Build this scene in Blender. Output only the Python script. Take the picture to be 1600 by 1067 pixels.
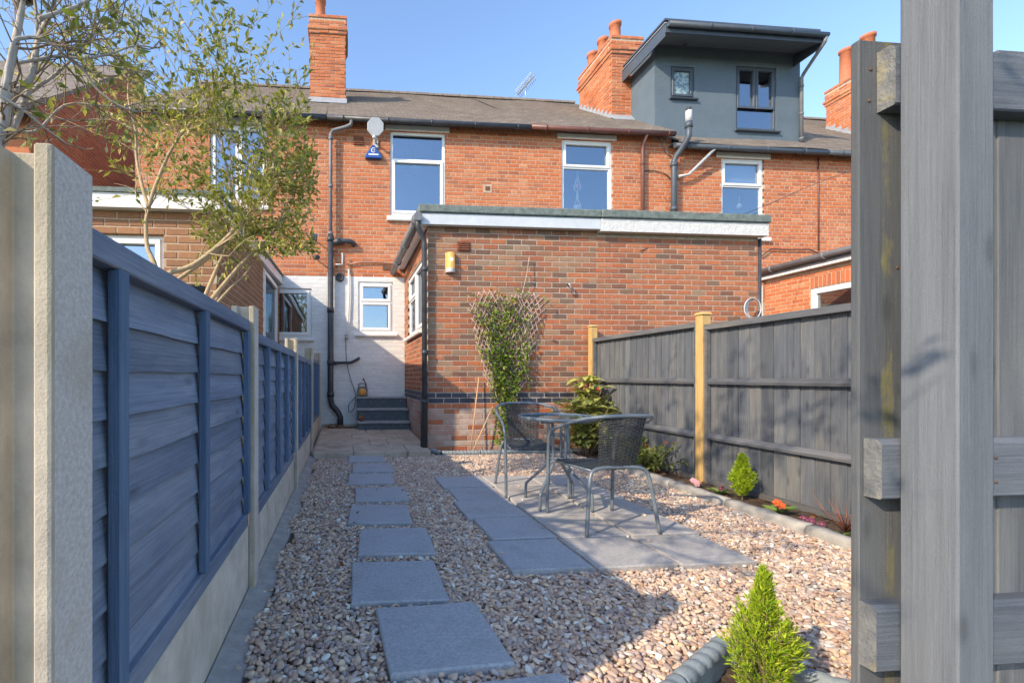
import bpy, bmesh, math, random
from mathutils import Vector, Matrix
R = math.radians
for o in list(bpy.data.objects): bpy.data.objects.remove(o)
scene = bpy.context.scene
C = scene.collection

# ------------------------------------------------------------------ camera, sky, sun, exposure
FPX, PX0, PY0, CAMH, YAW = 700.0, 600.0, 590.0, 1.02, R(4.9)     # calibrated from the photograph (1600 px wide)
cam_d = bpy.data.cameras.new('camera'); cam = bpy.data.objects.new('camera', cam_d); C.objects.link(cam)
cam.location = (0, 0, CAMH); cam.rotation_euler = (R(90), 0, -YAW)
cam_d.sensor_width = 36; cam_d.lens = FPX / 1600 * 36
cam_d.shift_x = (800 - PX0) / 1600; cam_d.shift_y = (PY0 - 533.5) / 1600
cam_d.clip_start = 0.05; cam_d.clip_end = 3000
scene.camera = cam

SUN = Vector((-1.65, -1.0, 1.15)).normalized()                    # towards the sun
SUN_EL = math.asin(SUN.z); SUN_AZ = math.atan2(SUN.x, SUN.y)      # azimuth from +Y towards +X
world = bpy.data.worlds.new('World'); scene.world = world; world.use_nodes = True
wn = world.node_tree.nodes; wl = world.node_tree.links
sky = wn.new('ShaderNodeTexSky'); sky.sky_type = 'NISHITA'; sky.sun_disc = False
sky.sun_elevation = SUN_EL; sky.sun_rotation = SUN_AZ
sky.air_density = 1.0; sky.dust_density = 0.6; sky.ozone_density = 2.8
bg = wn['Background']; bg.inputs['Strength'].default_value = 0.15
wl.new(sky.outputs[0], bg.inputs[0])
sl = bpy.data.lights.new('sun', 'SUN'); sl.energy = 2.4; sl.angle = R(0.6); sl.color = (1.0, 0.83, 0.62)
so = bpy.data.objects.new('sun', sl); C.objects.link(so); so.location = (-16, -10, 12)
so.rotation_euler = SUN.to_track_quat('Z', 'Y').to_euler()
scene.view_settings.view_transform = 'Standard'; scene.view_settings.look = 'None'
scene.view_settings.gamma = 1.0; scene.view_settings.use_curve_mapping = False
scene.view_settings.exposure = 1.34
scene.render.resolution_x = 1024; scene.render.resolution_y = 682

# ------------------------------------------------------------------ photograph pixel <-> place
CA, SA = math.cos(YAW), math.sin(YAW)
def ray(px, py):
    u = (px - PX0) / FPX; return (SA + u * CA, CA - u * SA, -(py - PY0) / FPX)
def G(px, py, z=0.0):
    r = ray(px, py); t = (z - CAMH) / r[2]; return Vector((r[0] * t, r[1] * t, z))
def W(px, py, Y):
    r = ray(px, py); t = Y / r[1]; return Vector((r[0] * t, Y, CAMH + r[2] * t))
def S(px, py, X):
    r = ray(px, py); t = X / r[0]; return Vector((X, r[1] * t, CAMH + r[2] * t))
def P(v):
    de = v[0] * SA + v[1] * CA
    if de < 0.05: return (-9999, -9999, de)
    return (PX0 + FPX * (v[0] * CA - v[1] * SA) / de, PY0 - FPX * (v[2] - CAMH) / de, de)
rng = random.Random(11)

# ------------------------------------------------------------------ mesh helpers
Z = Vector((0, 0, 1))
class Fr:                                       # a wall frame: u along the wall, d outwards, z up
    def __init__(s, O, U, N): s.O, s.U, s.N = Vector(O), Vector(U), Vector(N)
    def p(s, u, d, z): return s.O + s.U * u + s.N * d + Z * z
WORLD = Fr((0, 0, 0), (1, 0, 0), (0, -1, 0))
class MB:
    def __init__(s): s.v = []; s.f = []; s.m = []; s.sm = []
    def add(s, vs, fs, m=0, smooth=False):
        b = len(s.v); s.v += [tuple(v) for v in vs]
        for f in fs: s.f.append(tuple(b + i for i in f)); s.m.append(m); s.sm.append(smooth)
        return s
    def hexa(s, c, m=0):
        return s.add(c, [(0, 1, 2, 3), (4, 7, 6, 5), (0, 4, 5, 1), (1, 5, 6, 2), (2, 6, 7, 3), (3, 7, 4, 0)], m)
    def box(s, x0, x1, y0, y1, z0, z1, m=0):
        return s.hexa([(x0, y0, z0), (x0, y1, z0), (x1, y1, z0), (x1, y0, z0), (x0, y0, z1), (x0, y1, z1), (x1, y1, z1), (x1, y0, z1)], m)
    def fbox(s, F, u0, u1, d0, d1, z0, z1, m=0):
        return s.hexa([F.p(u0, d1, z0), F.p(u0, d0, z0), F.p(u1, d0, z0), F.p(u1, d1, z0), F.p(u0, d1, z1), F.p(u0, d0, z1), F.p(u1, d0, z1), F.p(u1, d1, z1)], m)
    def prism(s, poly, z0, z1, m=0):
        n = len(poly)
        vs = [(p[0], p[1], z0) for p in poly] + [(p[0], p[1], z1) for p in poly]
        fs = [tuple(range(n))[::-1], tuple(range(n, 2 * n))] + [(i, (i + 1) % n, n + (i + 1) % n, n + i) for i in range(n)]
        return s.add(vs, fs, m)
    def extr(s, ring0, ring1, m=0, smooth=False):
        n = len(ring0)
        return s.add(list(ring0) + list(ring1), [tuple(range(n)), tuple(range(2 * n - 1, n - 1, -1))] + [(i, n + i, n + (i + 1) % n, (i + 1) % n) for i in range(n)], m, smooth)
    def tube(s, pts, r, seg=8, m=0, closed=False, caps=True):
        pts = [Vector(p) for p in pts]; n = len(pts)
        rs = r if isinstance(r, (list, tuple)) else [r] * n
        base = len(s.v); prev = None
        for i, p in enumerate(pts):
            a = pts[(i - 1) % n] if (i > 0 or closed) else p; b = pts[(i + 1) % n] if (i < n - 1 or closed) else p
            t = (b - a)
            t = t.normalized() if t.length > 1e-9 else Z.copy()
            if prev is None:
                k = Vector((1, 0, 0)) if abs(t.x) < 0.8 else Vector((0, 1, 0)); nn = (k - t * k.dot(t)).normalized()
            else:
                nn = prev - t * prev.dot(t)
                nn = nn.normalized() if nn.length > 1e-6 else Vector((1, 0, 0))
            prev = nn; bb = t.cross(nn)
            for j in range(seg):
                an = 2 * math.pi * j / seg
                s.v.append(tuple(p + (nn * math.cos(an) + bb * math.sin(an)) * rs[i]))
        for i in range(n if closed else n - 1):
            i2 = (i + 1) % n
            for j in range(seg):
                j2 = (j + 1) % seg
                s.f.append((base + i * seg + j, base + i * seg + j2, base + i2 * seg + j2, base + i2 * seg + j)); s.m.append(m); s.sm.append(True)
        if caps and not closed:
            s.f.append(tuple(base + j for j in range(seg))[::-1]); s.m.append(m); s.sm.append(False)
            s.f.append(tuple(base + (n - 1) * seg + j for j in range(seg))); s.m.append(m); s.sm.append(False)
        return s
    def lathe(s, prof, c=(0, 0, 0), seg=20, axis=None, m=0, smooth=True):
        ax = Vector(axis).normalized() if axis else Z.copy(); c = Vector(c)
        k = Vector((1, 0, 0)) if abs(ax.x) < 0.8 else Vector((0, 1, 0)); nn = (k - ax * k.dot(ax)).normalized(); bb = ax.cross(nn)
        base = len(s.v)
        for r, h in prof:
            for j in range(seg):
                an = 2 * math.pi * j / seg; s.v.append(tuple(c + ax * h + (nn * math.cos(an) + bb * math.sin(an)) * max(r, 1e-4)))
        for i in range(len(prof) - 1):
            for j in range(seg):
                j2 = (j + 1) % seg
                s.f.append((base + i * seg + j, base + i * seg + j2, base + (i + 1) * seg + j2, base + (i + 1) * seg + j)); s.m.append(m); s.sm.append(smooth)
        s.f.append(tuple(base + j for j in range(seg))[::-1]); s.m.append(m); s.sm.append(False)
        s.f.append(tuple(base + (len(prof) - 1) * seg + j for j in range(seg))); s.m.append(m); s.sm.append(False)
        return s
    def build(s, name, mats, parent=None, bevel=0, recalc=True, loc=None):
        me = bpy.data.meshes.new(name); me.from_pydata(s.v, [], s.f)
        mats = mats if isinstance(mats, (list, tuple)) else [mats]
        for m in mats: me.materials.append(m)
        me.polygons.foreach_set('material_index', s.m); me.polygons.foreach_set('use_smooth', s.sm)
        if recalc:
            bm = bmesh.new(); bm.from_mesh(me)
            bmesh.ops.recalc_face_normals(bm, faces=bm.faces)
            if bevel: bmesh.ops.bevel(bm, geom=[e for e in bm.edges if e.is_manifold and e.calc_face_angle(0) > 0.6], offset=bevel, segments=1, affect='EDGES', clamp_overlap=True)
            bm.to_mesh(me); bm.free()
        me.update()
        o = bpy.data.objects.new(name, me); C.objects.link(o)
        if parent is not None: attach(o, parent)
        return o
def attach(o, parent):
    o.parent = parent; l = parent.location.copy() if parent.parent is None else Vector((0, 0, 0))   # parts are meshed in world coordinates
    o.matrix_parent_inverse = Matrix.Translation(-l)
def tag(o, label=None, cat=None, group=None, kind=None):
    if label: o['label'] = label
    if cat: o['category'] = cat
    if group: o['group'] = group
    if kind: o['kind'] = kind
    return o
def thing(name, loc, label, cat, group=None):
    o = bpy.data.objects.new(name, None); C.objects.link(o); o.location = loc; o.empty_display_size = 0.1
    return tag(o, label, cat, group)
def copy_tree(o, parent=None):
    c = o.copy(); C.objects.link(c); c.parent = parent
    for ch in o.children: copy_tree(ch, c)
    return c
def rotz(v, a): return Vector((v[0] * math.cos(a) - v[1] * math.sin(a), v[0] * math.sin(a) + v[1] * math.cos(a), v[2]))

# ------------------------------------------------------------------ materials
def nt(name):
    m = bpy.data.materials.new(name); m.use_nodes = True; t = m.node_tree
    return m, t.nodes, t.links, t.nodes['Principled BSDF']
def noise(n, l, vec, scale, detail=4, rough=0.6, stretch=None):
    if stretch:
        mp = n.new('ShaderNodeMapping'); mp.inputs['Scale'].default_value = stretch; l.new(vec, mp.inputs[0]); vec = mp.outputs[0]
    t = n.new('ShaderNodeTexNoise'); t.inputs['Scale'].default_value = scale; t.inputs['Detail'].default_value = detail; t.inputs['Roughness'].default_value = rough
    l.new(vec, t.inputs['Vector']); return t.outputs['Fac']
def ramp(n, l, fac, stops, mode='LINEAR'):
    r = n.new('ShaderNodeValToRGB'); e = r.color_ramp.elements; r.color_ramp.interpolation = mode
    while len(e) < len(stops): e.new(0.5)
    for el, (p, c) in zip(e, stops): el.position = p; el.color = (*c, 1)
    l.new(fac, r.inputs[0]); return r.outputs['Color']
def mixc(n, l, fac, a, b, mode='MIX'):
    m = n.new('ShaderNodeMix'); m.data_type = 'RGBA'; m.blend_type = mode
    for sock, v in ((m.inputs[0], fac), (m.inputs[6], a), (m.inputs[7], b)):
        if isinstance(v, (int, float)): sock.default_value = v
        elif isinstance(v, tuple): sock.default_value = (*v, 1)
        else: l.new(v, sock)
    return m.outputs[2]
def bump(n, l, b, h, strength, dist=0.01):
    k = n.new('ShaderNodeBump'); k.inputs['Strength'].default_value = strength; k.inputs['Distance'].default_value = dist
    l.new(h, k.inputs['Height']); l.new(k.outputs[0], b.inputs['Normal'])
def pos(n):
    return n.new('ShaderNodeNewGeometry').outputs['Position']
def rnd(n, island):
    return n.new('ShaderNodeNewGeometry').outputs['Random Per Island'] if island else n.new('ShaderNodeObjectInfo').outputs['Random']
def mk(name, c1, c2=None, rough=0.7, scale=6, stretch=None, bs=80, bstr=0.3, bdist=0.004, metal=0, spec=0.4, c3=None, s3=1.2, lo=0.35, hi=0.65, lo3=0.55, hi3=0.72, st3=None):
    m, n, l, b = nt(name); p = pos(n)
    col = ramp(n, l, noise(n, l, p, scale, 6, 0.65, stretch), [(lo, c1), (hi, c2 or tuple(x * 0.8 for x in c1))])
    if c3:
        f = ramp(n, l, noise(n, l, p, s3, 5, 0.65, st3), [(lo3, (0, 0, 0)), (hi3, (1, 1, 1))]); col = mixc(n, l, f, col, c3)
    l.new(col, b.inputs['Base Color']); b.inputs['Roughness'].default_value = rough; b.inputs['Metallic'].default_value = metal
    b.inputs['Specular IOR Level'].default_value = spec
    if bstr: bump(n, l, b, noise(n, l, p, bs, 4, 0.7, stretch), bstr, bdist)
    return m
def brick_mat(name, stops, island, stain=None, stain_scale=0.9, lo=0.5, hi=0.7, rough=0.85, dirt=0.35):
    m, n, l, b = nt(name); p = pos(n)
    col = ramp(n, l, rnd(n, island), stops)
    col = mixc(n, l, dirt, col, ramp(n, l, noise(n, l, p, 28, 5, 0.7), [(0.3, (0.35, 0.33, 0.3)), (0.7, (1.15, 1.12, 1.08))]), 'MULTIPLY')
    if stain:
        f = ramp(n, l, noise(n, l, p, stain_scale, 6, 0.7), [(lo, (0, 0, 0)), (hi, (0.75, 0.75, 0.75))]); col = mixc(n, l, f, col, stain)
    l.new(col, b.inputs['Base Color']); b.inputs['Roughness'].default_value = rough; b.inputs['Specular IOR Level'].default_value = 0.25
    bump(n, l, b, noise(n, l, p, 120, 4, 0.75), 0.5, 0.004)
    return m
def pair(name, *a, **k): return (brick_mat(name, a[0], False, **k), brick_mat(name + ' joined', a[0], True, **k))
ORANGE = [(0.0, (0.500, 0.148, 0.062)), (0.25, (0.560, 0.182, 0.076)), (0.5, (0.510, 0.167, 0.076)), (0.7, (0.600, 0.236, 0.110)), (0.88, (0.370, 0.123, 0.068)), (1.0, (0.620, 0.286, 0.154))]
MULTI = [(0.0, (0.299, 0.158, 0.097)), (0.14, (0.408, 0.163, 0.084)), (0.28, (0.181, 0.111, 0.080)), (0.42, (0.400, 0.206, 0.118)), (0.56, (0.326, 0.214, 0.139)), (0.7, (0.154, 0.099, 0.076)), (0.85, (0.417, 0.154, 0.080)), (1.0, (0.235, 0.146, 0.101))]
REDDISH = [(0.0, (0.416, 0.137, 0.066)), (0.25, (0.462, 0.168, 0.080)), (0.45, (0.332, 0.124, 0.070)), (0.65, (0.481, 0.194, 0.097)), (0.82, (0.204, 0.102, 0.070)), (1.0, (0.435, 0.141, 0.066))]
BROWN = [(0.0, (0.34, 0.18, 0.10)), (0.35, (0.30, 0.16, 0.09)), (0.7, (0.38, 0.20, 0.11)), (1.0, (0.26, 0.13, 0.08))]
DRED = [(0.0, (0.40, 0.12, 0.07)), (0.5, (0.46, 0.15, 0.08)), (1.0, (0.33, 0.10, 0.06))]
BLUEB = [(0.0, (0.05, 0.055, 0.075)), (0.5, (0.075, 0.08, 0.105)), (1.0, (0.04, 0.042, 0.055))]
WHITEB = [(0.0, (0.70, 0.70, 0.68)), (0.5, (0.76, 0.76, 0.74)), (1.0, (0.66, 0.66, 0.64))]
PALE = [(0.0, (0.389, 0.238, 0.184)), (0.3, (0.432, 0.324, 0.281)), (0.6, (0.454, 0.205, 0.140)), (1.0, (0.486, 0.410, 0.356))]
B_OR = pair('orange brick', ORANGE, stain=(0.50, 0.27, 0.17), lo=0.56, hi=0.82)
B_MU = pair('multi brick', MULTI, stain=(0.25, 0.17, 0.11), lo=0.48, hi=0.72)
B_RE = pair('red brick', REDDISH, stain=(0.27, 0.17, 0.11), lo=0.55, hi=0.78)
B_BR = pair('brown brick', BROWN); B_DR = pair('dark red brick', DRED)
B_BL = pair('blue engineering brick', BLUEB, rough=0.5); B_WH = pair('white painted brick', WHITEB, dirt=0.12, stain=(0.55, 0.54, 0.5), lo=0.6, hi=0.85)
B_PA = pair('salt stained brick', PALE, stain=(0.5, 0.45, 0.4), stain_scale=4, lo=0.5, hi=0.75)
M = {}
M['mortar'] = mk('mortar', (0.532, 0.408, 0.294), (0.399, 0.294, 0.214), 0.95, 20, bs=200, bstr=0.6)
M['mortar_ext'] = mk('sandy mortar', (0.45, 0.37, 0.29), (0.33, 0.265, 0.205), 0.95, 18, bs=200, bstr=0.6, c3=(0.52, 0.46, 0.40), s3=2.5)
M['mortar_white'] = mk('white painted mortar', (0.70, 0.70, 0.68), (0.62, 0.62, 0.6), 0.8, 12, bs=200)
M['upvc'] = mk('white plastic', (0.80, 0.80, 0.79), (0.76, 0.76, 0.75), 0.35, 3, bstr=0)
M['whitepaint'] = mk('white paint', (0.78, 0.78, 0.76), (0.66, 0.66, 0.64), 0.6, 9, bs=60, bstr=0.4)
M['bluepaint'] = mk('pale painted lintel', (0.58, 0.62, 0.66), (0.5, 0.54, 0.58), 0.6, 6)
M['peel'] = mk('rough white render', (0.70, 0.70, 0.69), (0.60, 0.60, 0.59), 0.85, 16, bs=40, bstr=0.8, bdist=0.02)
M['black'] = mk('black plastic pipe', (0.033, 0.036, 0.042), (0.060, 0.063, 0.072), 0.4, 8, bstr=0.1)
M['brownpl'] = mk('brown plastic pipe', (0.16, 0.07, 0.055), (0.13, 0.055, 0.045), 0.4, 6, bstr=0.05)
M['greypl'] = mk('grey plastic pipe', (0.182, 0.189, 0.203), (0.140, 0.147, 0.161), 0.45, 6, bstr=0.05)
M['felt'] = mk('green grey roofing felt', (0.192, 0.232, 0.216), (0.104, 0.128, 0.120), 0.95, 14, bs=240, bstr=0.8)
M['lead'] = mk('lead flashing', (0.36, 0.38, 0.41), (0.27, 0.29, 0.32), 0.5, 9)
M['render'] = mk('slate grey render', (0.120, 0.161, 0.197), (0.102, 0.138, 0.172), 0.9, 1.6, bs=45, bstr=0.9, bdist=0.015)
M['anthracite'] = mk('anthracite trim', (0.075, 0.093, 0.117), (0.060, 0.075, 0.098), 0.4, 4, bstr=0.05)
M['soffit'] = mk('grey soffit board', (0.130, 0.156, 0.182), (0.111, 0.130, 0.156), 0.5, 4, stretch=(1, 30, 1), bs=4, bstr=0.4)
M['terracotta'] = mk('terracotta', (0.50, 0.17, 0.085), (0.42, 0.14, 0.07), 0.8, 12)
M['grey_white'] = mk('weathered pale plastic', (0.55, 0.56, 0.56), (0.42, 0.43, 0.44), 0.5, 8)
M['dish'] = mk('pale grey dish', (0.48, 0.50, 0.52), (0.42, 0.44, 0.46), 0.5, 8, bstr=0)
M['metal'] = mk('galvanised metal', (0.5, 0.5, 0.5), (0.4, 0.4, 0.4), 0.4, 20, metal=0.8, bstr=0.1)
M['copper'] = mk('copper pipe', (0.42, 0.17, 0.09), (0.3, 0.14, 0.09), 0.45, 20, metal=0.6, bstr=0.1)
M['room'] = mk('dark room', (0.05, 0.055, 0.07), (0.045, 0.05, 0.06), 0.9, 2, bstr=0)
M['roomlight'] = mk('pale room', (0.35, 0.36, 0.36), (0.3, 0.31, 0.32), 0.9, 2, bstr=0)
M['concrete'] = mk('cast concrete', (0.672, 0.600, 0.504), (0.492, 0.444, 0.372), 0.95, 7, bs=170, bstr=0.6, bdist=0.003, c3=(0.408, 0.360, 0.240), s3=3.2, lo3=0.5, hi3=0.78, st3=(2.5, 2.5, 0.6))
M['postconcrete'] = mk('stained cast concrete', (0.528, 0.460, 0.368), (0.372, 0.325, 0.265), 0.95, 8, bs=170, bstr=0.7, bdist=0.003, c3=(0.324, 0.277, 0.172), s3=3.2, lo3=0.46, hi3=0.74, st3=(2.5, 2.5, 0.5))
M['pebbledash'] = mk('coarse concrete', (0.720, 0.672, 0.624), (0.528, 0.492, 0.450), 0.95, 110, bs=150, bstr=1.0, bdist=0.006, c3=(0.480, 0.408, 0.312), s3=3.5, lo3=0.5, hi3=0.8)
M['haunch'] = mk('cement haunching', (0.392, 0.375, 0.350), (0.278, 0.270, 0.254), 0.95, 14, bs=60, bstr=0.8)
M['endgrain'] = mk('weathered end grain', (0.195, 0.195, 0.189), (0.117, 0.124, 0.130), 0.9, 30, bs=70, bstr=1, bdist=0.006, c3=(0.338, 0.286, 0.130), s3=9)
M['slab'] = mk('blue grey paving', (0.483, 0.494, 0.517), (0.333, 0.351, 0.380), 0.85, 75, bs=130, bstr=1.0, bdist=0.006, c3=(0.310, 0.322, 0.328), s3=5.5, lo3=0.5, hi3=0.78)
M['patioslab'] = mk('warm grey paving', (0.504, 0.480, 0.456), (0.360, 0.348, 0.336), 0.9, 45, bs=150, bstr=0.9, bdist=0.005, c3=(0.324, 0.306, 0.282), s3=3.6, lo3=0.5, hi3=0.8)
M['flag'] = mk('buff stone flags', (0.557, 0.470, 0.365), (0.365, 0.305, 0.235), 0.9, 5, bs=40, bstr=0.8, bdist=0.008, c3=(0.244, 0.209, 0.174), s3=6, lo3=0.58, hi3=0.75)
M['steppaint'] = mk('dark painted riser', (0.104, 0.128, 0.152), (0.064, 0.080, 0.096), 0.6, 18, c3=(0.320, 0.320, 0.304), s3=12, lo3=0.62, hi3=0.75)
M['tread'] = mk('concrete tread', (0.352, 0.368, 0.376), (0.256, 0.264, 0.272), 0.85, 12)
M['soil'] = mk('soil', (0.133, 0.087, 0.056), (0.063, 0.042, 0.028), 1.0, 35, bs=45, bstr=1, bdist=0.03, c3=(0.224, 0.154, 0.098), s3=14)
M['gravelbase'] = mk('gravel bed base', (0.195, 0.150, 0.111), (0.091, 0.072, 0.058), 1.0, 50, bs=60, bstr=1, bdist=0.02)
M['earth'] = mk('rough ground', (0.10, 0.105, 0.05), (0.06, 0.065, 0.035), 1.0, 2, bs=10, bstr=0.6)
M['edging'] = mk('weathered edging', (0.429, 0.403, 0.358), (0.286, 0.273, 0.247), 0.95, 12, bs=80, bstr=0.8, bdist=0.006)
M['edgeblue'] = mk('grey cast edging', (0.264, 0.304, 0.320), (0.184, 0.216, 0.232), 0.8, 10, bs=90, bstr=0.6)
M['tubegrey'] = mk('grey powder coated tube', (0.180, 0.217, 0.247), (0.143, 0.173, 0.203), 0.38, 8, bstr=0.05, metal=0.15)
M['wicker'] = mk('grey plastic wicker', (0.055, 0.062, 0.066), (0.04, 0.045, 0.05), 0.5, 40, bstr=0.1)
M['twig'] = mk('willow twig', (0.52, 0.42, 0.36), (0.38, 0.29, 0.24), 0.85, 30)
M['cane'] = mk('pale bamboo cane', (0.62, 0.40, 0.22), (0.52, 0.32, 0.17), 0.7, 20)
M['bark'] = mk('tan bark', (0.50, 0.38, 0.23), (0.36, 0.27, 0.165), 0.9, 20, stretch=(2, 2, 1), bs=60, bstr=0.6)
M['barkgrey'] = mk('grey bark', (0.48, 0.43, 0.38), (0.33, 0.30, 0.265), 0.9, 14, bs=60, bstr=0.6)
M['twigdark'] = mk('dark twig', (0.26, 0.195, 0.135), (0.18, 0.135, 0.095), 0.9, 20, bstr=0)
M['orange'] = mk('orange plastic', (0.72, 0.33, 0.06), (0.6, 0.26, 0.05), 0.4, 10, bstr=0)
M['red'] = mk('red plastic', (0.55, 0.05, 0.05), None, 0.5, 10, bstr=0)
M['blue'] = mk('alarm blue plastic', (0.03, 0.10, 0.38), (0.025, 0.085, 0.32), 0.35, 10, bstr=0)
M['rustiron'] = mk('rusty iron', (0.16, 0.09, 0.06), (0.09, 0.055, 0.04), 0.9, 40)
M['vent'] = mk('clay vent', (0.22, 0.08, 0.045), (0.16, 0.06, 0.035), 0.9, 20)
M['macrame'] = mk('cream cord', (0.75, 0.70, 0.62), (0.65, 0.60, 0.52), 0.9, 30)
def wood(name, base, dark, light, axis, knot=0.5, lo=0.47, hi=0.72, rough=0.8, ls=1.3, saw=False, grain=0.75):
    m, n, l, b = nt(name); p = pos(n); oi = n.new('ShaderNodeObjectInfo').outputs['Random']
    off = n.new('ShaderNodeVectorMath'); off.operation = 'SCALE'; off.inputs[0].default_value = (3.1, 4.7, 5.3); l.new(oi, off.inputs['Scale'])
    ad = n.new('ShaderNodeVectorMath'); l.new(p, ad.inputs[0]); l.new(off.outputs[0], ad.inputs[1]); p = ad.outputs[0]      # every board cut from another place
    st = lambda across, along: tuple(along if i == 'xyz'.index(axis) else across for i in range(3))
    nz = noise(n, l, p, 1, 6, 0.8, st(170, 3.0)); med = noise(n, l, p, 1, 5, 0.65, st(16, 1.0)); pat = noise(n, l, p, ls, 5, 0.65, st(3.2, 0.8))
    col = ramp(n, l, med, [(0.3, dark), (0.62, base)]); col = mixc(n, l, ramp(n, l, pat, [(lo, (0, 0, 0)), (hi, (0.85, 0.85, 0.85))]), col, light)
    col = mixc(n, l, grain, col, ramp(n, l, nz, [(0.3, (0.55, 0.55, 0.55)), (0.65, (1.2, 1.2, 1.2))]), 'MULTIPLY')
    v = n.new('ShaderNodeTexVoronoi'); mp = n.new('ShaderNodeMapping'); mp.inputs['Scale'].default_value = st(9, 3.2); l.new(p, mp.inputs[0]); l.new(mp.outputs[0], v.inputs['Vector']); v.inputs['Scale'].default_value = 1
    col = mixc(n, l, knot, col, ramp(n, l, v.outputs['Distance'], [(0.06, (0.35, 0.33, 0.32)), (0.12, (0.75, 0.75, 0.75)), (0.17, (1, 1, 1))]), 'MULTIPLY')
    col = mixc(n, l, 1.0, col, ramp(n, l, oi, [(0, (0.82, 0.82, 0.82)), (1, (1.12, 1.12, 1.12))]), 'MULTIPLY')
    l.new(col, b.inputs['Base Color']); b.inputs['Roughness'].default_value = rough; b.inputs['Specular IOR Level'].default_value = 0.25
    h = noise(n, l, p, 90, 4, 0.8, st(1, 5) if saw else None); mm = n.new('ShaderNodeMath'); l.new(h, mm.inputs[0]); l.new(nz, mm.inputs[1]); bump(n, l, b, mm.outputs[0], 0.7, 0.003)
    return m
M['navy'] = wood('navy fence stain', (0.206, 0.254, 0.340), (0.129, 0.169, 0.245), (0.313, 0.346, 0.402), 'y', 0.45)
M['navyv'] = wood('navy batten stain', (0.128, 0.198, 0.319), (0.086, 0.144, 0.242), (0.174, 0.243, 0.354), 'z', 0.2)
M['greyfence'] = wood('weathered grey fence stain', (0.144, 0.156, 0.171), (0.088, 0.100, 0.120), (0.294, 0.275, 0.232), 'z', 0.5, 0.48, 0.85, ls=1.1)
M['greyrail'] = wood('grey fence rail', (0.13, 0.135, 0.145), (0.085, 0.09, 0.10), (0.25, 0.22, 0.175), 'y', 0.2, 0.5, 0.8)
M['newpost'] = wood('new softwood', (0.60, 0.39, 0.15), (0.46, 0.29, 0.11), (0.66, 0.46, 0.20), 'z', 0.3)
M['gatewood'] = wood('grey painted rough timber', (0.165, 0.18, 0.198), (0.12, 0.134, 0.152), (0.205, 0.215, 0.222), 'z', 0.45, 0.5, 0.8, saw=True, grain=0.38)
M['gateboard'] = wood('grey painted gate board', (0.15, 0.158, 0.165), (0.10, 0.11, 0.122), (0.19, 0.195, 0.195), 'z', 0.4, saw=True, grain=0.5)
M['gaterail'] = wood('grey painted gate rail', (0.128, 0.145, 0.17), (0.085, 0.10, 0.123), (0.17, 0.183, 0.20), 'x', 0.3)
def moss(m, x0, x1, col):                                           # algae where rain runs down between board and post
    n, l = m.node_tree.nodes, m.node_tree.links; b = n['Principled BSDF']; old = b.inputs['Base Color'].links[0].from_socket; p = pos(n)
    sx = n.new('ShaderNodeSeparateXYZ'); l.new(p, sx.inputs[0])
    f = ramp(n, l, sx.outputs[0], [(0.0, (0, 0, 0)), (1.0, (0, 0, 0))]); r = f.node; e = r.color_ramp.elements; mr = n.new('ShaderNodeMapRange'); mr.inputs[1].default_value = x0; mr.inputs[2].default_value = x1; l.new(sx.outputs[0], mr.inputs[0]); l.new(mr.outputs[0], r.inputs[0])
    e.new(0.3).color = (0.2, 0.2, 0.2, 1); e.new(0.6).color = (1, 1, 1, 1); e.new(0.9).color = (1, 1, 1, 1)
    nz = noise(n, l, p, 4, 6, 0.75, (2, 1, 0.7)); mu = n.new('ShaderNodeMath'); mu.operation = 'MULTIPLY'; l.new(f, mu.inputs[0]); l.new(nz, mu.inputs[1])
    l.new(mixc(n, l, ramp(n, l, mu.outputs[0], [(0.46, (0, 0, 0)), (0.62, (0.9, 0.9, 0.9))]), old, col), b.inputs['Base Color'])
moss(M['gateboard'], 1.30, 1.40, (0.24, 0.215, 0.075))
def leafmat(name, stops, trans=0.35, rough=0.45, speck=None):
    m, n, l, b = nt(name)
    col = ramp(n, l, rnd(n, True), stops)
    if speck:
        f = ramp(n, l, noise(n, l, pos(n), 70, 3, 0.6), [(0.5, (0, 0, 0)), (0.62, (1, 1, 1))]); col = mixc(n, l, f, col, speck)
    l.new(col, b.inputs['Base Color']); b.inputs['Roughness'].default_value = rough; b.inputs['Specular IOR Level'].default_value = 0.3
    tr = n.new('ShaderNodeBsdfTranslucent'); l.new(col, tr.inputs[0]); mx = n.new('ShaderNodeMixShader'); mx.inputs[0].default_value = trans
    l.new(b.outputs[0], mx.inputs[1]); l.new(tr.outputs[0], mx.inputs[2]); l.new(mx.outputs[0], n['Material Output'].inputs[0])
    return m
M['privet'] = leafmat('olive leaf', [(0, (0.196, 0.252, 0.032)), (0.5, (0.368, 0.389, 0.054)), (0.8, (0.506, 0.473, 0.090)), (1, (0.667, 0.546, 0.198))])
M['budleaf'] = leafmat('fresh leaf', [(0, (0.12, 0.18, 0.03)), (0.6, (0.24, 0.27, 0.06)), (1, (0.48, 0.45, 0.22))])
M['climber'] = leafmat('climber leaf', [(0, (0.09, 0.17, 0.02)), (0.5, (0.18, 0.28, 0.03)), (0.85, (0.28, 0.35, 0.05)), (1, (0.36, 0.22, 0.07))])
M['lime'] = leafmat('golden conifer', [(0, (0.10, 0.19, 0.012)), (0.3, (0.26, 0.40, 0.02)), (0.7, (0.40, 0.52, 0.03)), (0.97, (0.55, 0.60, 0.05)), (1, (0.40, 0.26, 0.10))], 0.3, 0.6)
M['lime2'] = leafmat('lime conifer', [(0, (0.20, 0.34, 0.015)), (0.5, (0.34, 0.47, 0.02)), (1, (0.46, 0.55, 0.04))], 0.3, 0.6)
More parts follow.
